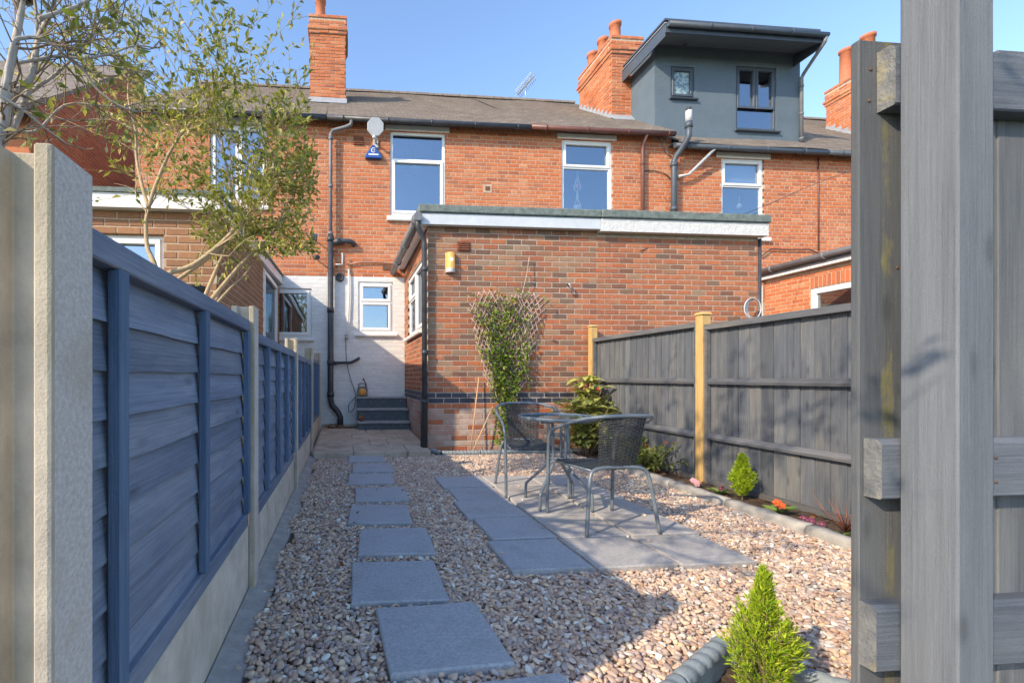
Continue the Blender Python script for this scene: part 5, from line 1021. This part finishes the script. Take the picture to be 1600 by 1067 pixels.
def grow(mb, lv, p, d, L, r, depth, rg, o):
    n = o.get('steps', 5); pts = [Vector(p)]; rs = [r]; d = Vector(d).normalized()
    for i in range(n):
        d = (d + rv3(rg, o['wob']) + Z * o.get('up', 0.04)).normalized(); q = pts[-1] + d * L / n
        if o.get('ok') and not o['ok'](q): break
        pts.append(q); rs.append(max(r * (1 - 0.55 * (i + 1) / n), 0.0012))
    if len(pts) < 2: return
    mb.tube(pts, rs, 6 if r > 0.008 else (4 if r > 0.003 else 3), caps=False)
    if depth <= o['leafd']:
        for i, q in enumerate(pts[1:], 1):
            for _ in range(o['leaves']):
                t = (pts[i] - pts[i - 1]); f = rg.random(); ld = (t.normalized() * 0.7 + rv3(rg, 0.6)).normalized(); lp = pts[i - 1] + t * f
                if o.get('lok') and not o['lok'](lp): continue
                lv.leaf(lp, ld, o['ll'] * rg.uniform(0.6, 1.35), o['lw'] * rg.uniform(0.7, 1.3), rg, 0 if rg.random() > o.get('alt', 0) else 1)
    if depth > 0:
        for k in range(o['kids']):
            i = rg.randint(max(1, len(pts) // 3), len(pts) - 1); a = (pts[i] - pts[i - 1]).normalized(); cd = (a * 0.75 + rv3(rg, o['spread'])).normalized()
            grow(mb, lv, pts[i], cd, L * rg.uniform(0.5, 0.8), rs[i] * 0.7, depth - 1, rg, o)
# ---- leafy shrub over the fence
rg = random.Random(5)
sh = thing('leafy_shrub', (-1.0, 3.1, 0), 'multi stemmed leafy shrub with tan stems leaning over the navy fence', 'shrub')
def okS(q):
    x, y, z = P(q); return not (x > 500 or (x > 395 and y > 400) or (x > 325 and y > 440) or (x < 300 and 330 < y < 480)) and q.x < -0.22 or z < 0
stems = [([(250, 445), (240, 410), (230, 385), (228, 345), (232, 325)], 3.0, 0.021), ([(232, 325), (222, 290), (213, 245), (212, 205), (200, 150), (205, 100)], 3.0, 0.013), ([(232, 325), (243, 290), (262, 245), (280, 215), (300, 190), (330, 160), (345, 120)], 3.0, 0.013),
         ([(240, 450), (262, 428), (300, 415), (340, 385), (375, 350), (400, 320), (425, 270), (440, 220)], 3.1, 0.02), ([(255, 452), (285, 432), (335, 395), (360, 365), (372, 330), (360, 290), (350, 240), (340, 190)], 3.2, 0.016), ([(318, 470), (330, 440), (348, 400), (362, 375), (385, 345), (410, 300), (415, 240)], 3.4, 0.018), ([(322, 478), (345, 450), (375, 415), (400, 390), (425, 365), (450, 330), (462, 290)], 3.4, 0.018), ([(335, 478), (362, 448), (380, 432), (395, 412)], 3.4, 0.011)]
tm = MB(); lv = Leaves()
oS = dict(steps=5, wob=0.16, up=0.06, leafd=1, leaves=2, ll=0.052, lw=0.020, kids=3, spread=0.6, alt=0.3, ok=okS, lok=lambda q: rg.random() < (0.95 if P(q)[0] > 300 else 0.55))
for pl_, Y, r in stems:
    pts = [W(x, y, Y + 0.05 * i * (1 if r < 0.014 else 0.6)) for i, (x, y) in enumerate(pl_)]; n = len(pts); sp = smooth_path(pts, 4)
    tm.tube(sp, [r * (1 - 0.62 * i / len(sp)) for i in range(len(sp))], 8)
    for i in range(max(2, int(n * 0.45)), n):
        t = (pts[i] - pts[i - 1]).normalized()
        for k in range(3 if i < n - 1 else 4): grow(tm, lv, pts[i - 1].lerp(pts[i], rg.random()), (t * 0.6 + rv3(rg, 0.55)).normalized(), rg.uniform(0.35, 0.72), r * 0.26, 2 if rg.random() < 0.72 else 1, rg, oS)
base = Vector((-1.05, 3.2, -0.1))
for x, y, Y in ((250, 445, 3.0), (240, 450, 3.1), (255, 452, 3.2), (318, 470, 3.4), (322, 478, 3.4), (335, 478, 3.4)): q = W(x, y, Y); tm.tube([base + rv3(rg, 0.03), base.lerp(q, 0.6), q], [0.026, 0.022, 0.018], 8)
tm.build('stems', M['bark'], sh); lv.build('crown', [M['privet'], M['budleaf']], sh)
# ---- bare tree beside it
rg = random.Random(8)
bt_ = thing('bare_tree', (-1.5, 1.9, 0), 'grey barked nearly bare tree at the upper left with opening buds', 'tree')
def okT(q):
    x, y, z = P(q); return z < 0.3 or not (x > 215 + 60 * rg.random() and -300 < y < 1200) and not (x > -50 and y > 235)
tm = MB(); tw = MB(); lv = Leaves()
oT = dict(steps=6, wob=0.17, up=0.015, leafd=0, leaves=1, ll=0.05, lw=0.02, kids=3, spread=0.55, ok=okT, alt=0.25, lok=lambda q: rg.random() < 0.3)
limbs = [([(-30, 300), (-8, 235), (5, 190), (8, 140), (22, 75), (32, 25), (40, -30), (60, -120)], 1.75, 0.026), ([(-12, 255), (12, 200), (20, 150), (50, 120), (60, 60), (80, 20), (95, -40)], 1.85, 0.02), ([(20, 205), (45, 140), (52, 95), (58, 40), (50, -30)], 1.95, 0.016), ([(8, 140), (20, 70), (38, 60), (60, 60), (85, 72), (105, 90), (130, 110), (152, 140), (185, 165), (215, 175)], 1.7, 0.010),
         ([(22, 100), (50, 95), (90, 88), (130, 92), (170, 85), (210, 72), (240, 75)], 1.9, 0.009), ([(40, 150), (85, 118), (110, 95), (130, 70), (150, 52), (190, 30)], 2.0, 0.009), ([(60, 30), (90, 20), (120, 10), (160, -10)], 1.9, 0.012), ([(0, 150), (40, 175), (70, 200), (105, 225)], 1.7, 0.007), ([(5, 200), (55, 205), (100, 165), (150, 165), (195, 168)], 2.1, 0.008)]
tm.tube(smooth_path([Vector((-1.5, 1.95, -0.12)), Vector((-1.42, 1.9, 0.7)), W(-30, 300, 1.75), W(-8, 235, 1.75)], 4), [0.05 - 0.0018 * k for k in range(13)], 10)
for pl_, Y, r in limbs:
    pts = [W(x, y, Y + 0.03 * i) for i, (x, y) in enumerate(pl_)]; r *= 0.78; sp = smooth_path(pts, 4); tm.tube(sp, [r * (1 - 0.6 * i / len(sp)) for i in range(len(sp))], 8)
    for i in range(1, len(pts)):
        t = (pts[i] - pts[i - 1]).normalized()
        for k in range(2): grow(tw, lv, pts[i], (t * 0.6 + rv3(rg, 0.5)).normalized(), rg.uniform(0.22, 0.42), max(r * 0.3, 0.003), 1, rg, oT)
# upper crown, above and to the left of the picture: it throws the dappled shade
oU = dict(oT); oU.update(ok=lambda q: (lambda x, y, z: z < 0.3 or x < -60 or y < -60)(*P(q)), up=0.03, wob=0.14, kids=3, leaves=2, ll=0.065, lw=0.03, lok=lambda q: rg.random() < 0.6); top = W(60, -120, 1.95)
for k in range(9):
    a = R(150 + 34 * k); d = Vector((math.cos(a) * 0.8, math.sin(a) * 1.0, rg.uniform(0.5, 1.1)))
    if d.x > 0.3: d.x *= -0.2
    s0 = top.lerp(Vector((-1.3, 1.8, 1.6)), rg.random() * 0.6); grow(tm, lv, s0, d, rg.uniform(0.9, 1.4), 0.022, 3, rg, oU)
for d in ((-0.2, -1, 0.55), (0.0, -1, 0.9), (-0.1, -0.6, 1.0), (-0.35, -1, 0.3), (0.02, -0.9, 0.7)): grow(tm, lv, Vector((-1.3, 1.7, 1.75)), d, 1.5, 0.024, 3, rg, oU)
tm.build('trunk', M['barkgrey'], bt_); tw.build('twigs', M['twigdark'], bt_); lv.build('crown', [M['budleaf'], M['privet']], bt_)
# ---- fan trellis with climber
rg = random.Random(3)
tr = thing('fan_trellis', (2.25, 6.12, 0.3), 'fan shaped willow lattice trellis fixed on the brick extension wall', 'trellis')
def fan(u, v): # u -1..1 across, v 0..1 up
    w = 0.13 + 0.47 * v ** 0.8; return Vector((2.24 + 0.02 * v + u * w, 6.155 - 0.01 * abs(u), 0.55 + 1.72 * v - 0.10 * u * u * v - (0.12 * math.exp(-(u / 0.22) ** 2) * v)))
n = 12
for sgn in (-1, 1):
    for k in range(-n, n + 1, 1):
        pts = []
        for j in range(26):
            v = j / 25; u = k / n * 1.6 + sgn * (v - 0.5) * 1.9
            if -1 <= u <= 1 and v > 0.12: pts.append(fan(u, v) + Vector((0, 0.006 * sgn, 0)))
        if len(pts) > 2: MB().tube(pts, 0.0062, 4).build('willow_rod', M['twig'], tr)
cb = thing('climbing_plant', (2.2, 6.1, 0), 'green leafed climber growing through the fan trellis', 'climber'); stm = MB(); lv = Leaves()
for k in range(26):
    u0 = rg.uniform(-0.6, 0.6); pts = [Vector((2.25 + u0 * 0.1, 6.1, 0.0)), fan(u0 * 0.8, 0.05) + Vector((0, -0.03, 0))]; u = u0; top = rg.uniform(0.45, 1.0)
    for j in range(1, 16):
        v = 0.05 + (top - 0.05) * j / 15; u = max(-1, min(1, u + rg.gauss(0, 0.12))); pts.append(fan(u, v) + Vector((0, rg.uniform(-0.045, 0.0), 0)))
    stm.tube(smooth_path(pts, 2), 0.005, 5, caps=False)
    for p in pts[2:]:
        for _ in range(3):
            q = p + rv3(rg, 0.03); q.y = min(q.y, 6.17); lv.leaf(q, (rg.gauss(0, 1), -0.9, rg.gauss(-0.1, 0.7)), rg.uniform(0.035, 0.07), rg.uniform(0.026, 0.046), rg)
for k in range(440):                                                # thicker along the middle and the lower left
    v = rg.random() ** 0.8; u = rg.gauss(-0.1, 0.3) if rg.random() < 0.85 else rg.uniform(-1, 1); q = fan(max(-1.05, min(1.05, u)), v) + Vector((rg.gauss(0, 0.02), -abs(rg.gauss(0, 0.04)), 0)); lv.leaf(q, (rg.gauss(0, 1), -0.9, rg.gauss(-0.1, 0.7)), rg.uniform(0.04, 0.075), rg.uniform(0.028, 0.05), rg)
for k in range(190): q = Vector((rg.gauss(2.17, 0.055), rg.uniform(5.98, 6.15), rg.uniform(0.08, 0.62))); lv.leaf(q, (rg.gauss(0, 1), -0.9, rg.gauss(-0.2, 0.6)), rg.uniform(0.04, 0.07), rg.uniform(0.03, 0.055), rg)
stm.tube(smooth_path([fan(0.35, 0.9), (2.52, 6.1, 2.4), (2.56, 6.12, 2.58), (2.585, 6.14, 2.72)], 3), 0.005, 5)
for k in range(16): q = Vector((2.53 + rg.gauss(0, 0.02), 6.11, rg.uniform(2.25, 2.74))); lv.leaf(q, rv3(rg), 0.035, 0.015, rg)
stm.build('stems', M['twig'], cb); lv.build('foliage', M['climber'], cb)
for a, b, lb in (((748, 590), (735, 700), 'taller pale cane leaning on the wall left of the climber'), ((770, 635), (738, 700), 'shorter pale cane leaning right from the foot of the taller cane')):
    p0, p1 = W(*b, 6.02), W(*a, 6.14); p0.z = 0.0; tag(MB().tube([p0, p1], 0.0085, 6).build('garden_cane', M['cane']), lb, 'cane', 'bamboo canes by the trellis')
# ---- spotted laurel
rg = random.Random(14); au = thing('spotted_laurel', (3.2, 5.75, 0), 'yellow spotted laurel with red berries beside the far fence post', 'shrub'); stm = MB(); lv = Leaves(); be = MB()
for k in range(26):
    a = rg.uniform(0, 6.28); r = abs(rg.gauss(0, 0.17)); h = rg.uniform(0.5, 1.14) * (1 - 0.35 * min(r / 0.3, 1)); tip = Vector((3.22 + math.cos(a) * r * 1.5, 5.72 + math.sin(a) * r, h)); b = Vector((3.22 + math.cos(a) * 0.05, 5.74 + math.sin(a) * 0.05, -0.02))
    stm.tube(smooth_path([b, b.lerp(tip, 0.5) + rv3(rg, 0.02), tip], 3), 0.006, 5)
    for t in (0.25, 0.4, 0.5, 0.62, 0.74, 0.85, 1.0):
        c = b.lerp(tip, t)
        for q in range(5 if t > 0.8 else 3): an = rg.uniform(0, 6.28); L = rg.uniform(0.13, 0.21); lv.big(c, (math.cos(an), math.sin(an), rg.uniform(-0.25, 0.55)), L, L * 0.42, rg)
for c in ((3.26, 5.55, 0.86), (3.14, 5.52, 0.50), (3.28, 5.5, 0.48)):
    for q in range(7): be.lathe([(0.003, -0.011), (0.01, -0.006), (0.011, 0.002), (0.004, 0.011)], Vector(c) + rv3(rg, 0.014), 8)
stm.build('stems', M['twigdark'], au); lv.build('foliage', M['aucuba'], au); be.build('berries', M['red'], au)
# ---- red tipped shrub
rg = random.Random(15); pi_ = thing('red_tipped_shrub', (3.3, 4.85, 0), 'low dark green shrub with red new shoots beneath the right fence', 'shrub'); stm = MB(); lv = Leaves()
for k in range(60):
    a = rg.uniform(0, 6.28); r = abs(rg.gauss(0, 0.15)); h = rg.uniform(0.14, 0.36); b = Vector((3.27, 4.75, -0.01)) + Vector((math.cos(a) * 0.03, math.sin(a) * 0.05, 0)); tip = b + Vector((math.cos(a) * r * 0.8, math.sin(a) * r * 2.0, h)); tip.x = min(tip.x, 3.48)
    stm.tube([b, b.lerp(tip, 0.5) + rv3(rg, 0.01), tip], 0.003, 4)
    for t in (0.3, 0.45, 0.6, 0.7, 0.8, 0.9, 1.0):
        for q in range(4): lv.leaf(b.lerp(tip, t), rv3(rg) + Z * 0.2, rg.uniform(0.045, 0.075), rg.uniform(0.017, 0.028), rg)
    if k % 4 == 0:
        for q in range(8): lv.leaf(tip + Z * 0.01, rv3(rg, 0.4) + Z, rg.uniform(0.035, 0.05), 0.012, rg, 1)
stm.build('stems', M['twigdark'], pi_); lv.build('foliage', [M['pieris'], M['redtip']], pi_)
# ---- golden conifers
def conifer(x, y, z0, h, rad, n, seed, mat, label, fine=1.0, pw=0.75):
    rg = random.Random(seed); t = thing('golden_conifer', (x, y, z0), label, 'conifer', 'small golden conifers'); lv = Leaves(); st = MB(); st.tube([(x, y, z0 - 0.03), (x, y, z0 + h * 0.85)], [0.008, 0.002], 5)
    for k in range(n):
        v = rg.random() ** 1.1; a = rg.uniform(0, 6.28); R_ = rad * ((1 - v) ** pw) * (0.75 + 0.25 * math.sin(v * 9 + a * 2)) * (1 if v > 0.08 else 0.85); b = Vector((x, y, z0 + 0.02 + v * h * 0.86)); out = Vector((math.cos(a), math.sin(a), 0))
        tip = b + out * R_ * rg.uniform(0.75, 1.15) + Z * (0.03 + 0.13 * h * (1 - 0.5 * v) + 0.25 * R_) * rg.uniform(0.5, 1.25)
        st.tube([b, b.lerp(tip, 0.9)], 0.0016, 3, caps=False); m = 9; d = (tip - b)
        for j in range(2, m + 1):
            c = b + d * (j / m)
            for q in range(5):
                ld = (d.normalized() * 0.9 + rv3(rg, 0.36) + Z * 0.15).normalized(); L = rg.uniform(0.018, 0.042) * fine * (0.7 + 0.6 * rad / 0.17); lv.leaf(c, ld, L, L * 0.17, rg, fold=0.1, droop=0.05)
    st.build('branches', M['twigdark'], t); lv.build('foliage', mat, t); return t
conifer(1.345, 1.335, -0.03, 0.41, 0.13, 620, 4, M['lime'], 'bright lime golden conifer in the bottom right foreground', 0.55, 0.95)
conifer(3.30, 3.47, 0.0, 0.335, 0.10, 240, 6, M['lime2'], 'small lime conifer in the flower bed beneath the right fence', 0.95, 0.55)
# ---- bedding plants
def bedding(x, y, label, leafn, leafL, flowers, mat, nm='primrose'):
    rg = random.Random(int(x * 100 + y * 37)); t = thing(nm, (x, y, 0), label, 'bedding plant', 'bedding plants in the flower bed'); lv = Leaves()
    for k in range(leafn): a = 6.28 * k / leafn + rg.uniform(-0.3, 0.3); lv.big((x, y, 0.0), (math.cos(a) * 0.9, math.sin(a), rg.uniform(0.35, 0.9)), leafL * rg.uniform(0.8, 1.2), leafL * 0.42, rg)
    lv.build('leaves', M['bedleaf'], t)
    for (dx, dy, dz, r) in flowers:
        fl = Leaves(); c = Vector((x + dx, y + dy, dz)); up = Vector((-0.6, -0.6, 0.5)).normalized(); e1 = up.cross(Z).normalized(); e2 = up.cross(e1)
        for k in range(5): a = 6.28 * k / 5; fl.big(c, e1 * math.cos(a) + e2 * math.sin(a) + up * 0.2, r, r * 0.95, rg, 0, up)
        for k in range(4): a = 6.28 * k / 4; fl.leaf(c + up * 0.004, e1 * math.cos(a) + e2 * math.sin(a) + up * 0.6, r * 0.3, r * 0.25, rg, 1)
        fl.build('flower', [mat, M['yellowpetal']], t)
bedding(3.24, 3.90, 'pale pink flowering primrose at the foot of the mid fence post', 7, 0.075, [(-0.01, -0.02, 0.055, 0.03), (0.0, 0.03, 0.06, 0.028), (-0.03, -0.05, 0.045, 0.028)], M['pinkpetal'])
bedding(3.26, 3.66, 'green primrose with a single yellow and purple bloom left of the small conifer', 10, 0.11, [(-0.03, -0.05, 0.06, 0.022)], M['purplepetal'])
bedding(3.24, 3.10, 'orange red flowering primrose right of the small conifer', 9, 0.125, [(-0.02, -0.01, 0.085, 0.032), (-0.03, -0.05, 0.075, 0.03)], M['redpetal'])
bedding(3.20, 2.82, 'dark purple pansy in the flower bed near the gate', 5, 0.05, [(-0.01, 0.0, 0.035, 0.026), (0.0, -0.06, 0.03, 0.026), (0.0, 0.06, 0.035, 0.024)], M['purplepetal'], 'pansy')
bedding(3.19, 2.62, 'light green leafy seedling beside the gate boards', 5, 0.075, [], M['bedleaf'], 'seedling')
ph = thing('red_grass', (3.33, 2.72, 0), 'tuft of thin red leaves in the bed beside the gate', 'grass tuft'); rg = random.Random(2); mb = MB()
for k in range(16): a = rg.uniform(0, 6.28); r = rg.uniform(0.04, 0.16); b = Vector((3.33, 2.72, -0.01)); mb.tube([b, b + Vector((math.cos(a) * r * 0.5, math.sin(a) * r * 0.6, 0.10)), b + Vector((math.cos(a) * r, math.sin(a) * r * 1.2, rg.uniform(0.12, 0.26)))], [0.003, 0.003, 0.001], 4)
mb.build('blades', leafmat('red blade', [(0, (0.26, 0.07, 0.06)), (1, (0.36, 0.16, 0.08))]), ph)
# seedling in the pot, fallen leaves
lv = Leaves(); rg = random.Random(77)
for k in range(7): lv.leaf((0.285, 7.97, 0.32), (rg.gauss(0, 0.6), rg.gauss(0, 0.6), 1), 0.06, 0.02, rg)
o = lv.build('seedling', M['climber']); attach(o, pt)
lv = Leaves()
for k in range(60): lv.leaf((rg.uniform(-0.36, -0.05), rg.uniform(8.0, 8.6), yz(8.3) + 0.012), (rg.gauss(0, 1), rg.gauss(0, 1), 0.2), 0.05, 0.03, rg)
for k in range(14): lv.leaf((rg.uniform(-0.35, 0.1), rg.uniform(1.6, 5.5), GZ + 0.04), (rg.gauss(0, 1), rg.gauss(0, 1), 0.2), 0.04, 0.022, rg)
for k in range(60): lv.leaf((rg.uniform(3.16, 3.45), rg.uniform(2.4, 5.6), 0.018), (rg.gauss(0, 1), rg.gauss(0, 1), 0.15), 0.045, 0.025, rg)
for k in range(50): lv.leaf((rg.gauss(1.38, 0.2), rg.gauss(1.32, 0.08), -0.01), (rg.gauss(0, 1), rg.gauss(0, 1), 0.15), 0.03, 0.01, rg)
tag(lv.build('fallen_leaves', M['deadleaf']), 'scattered brown fallen leaves on the ground', 'leaves', kind='stuff')
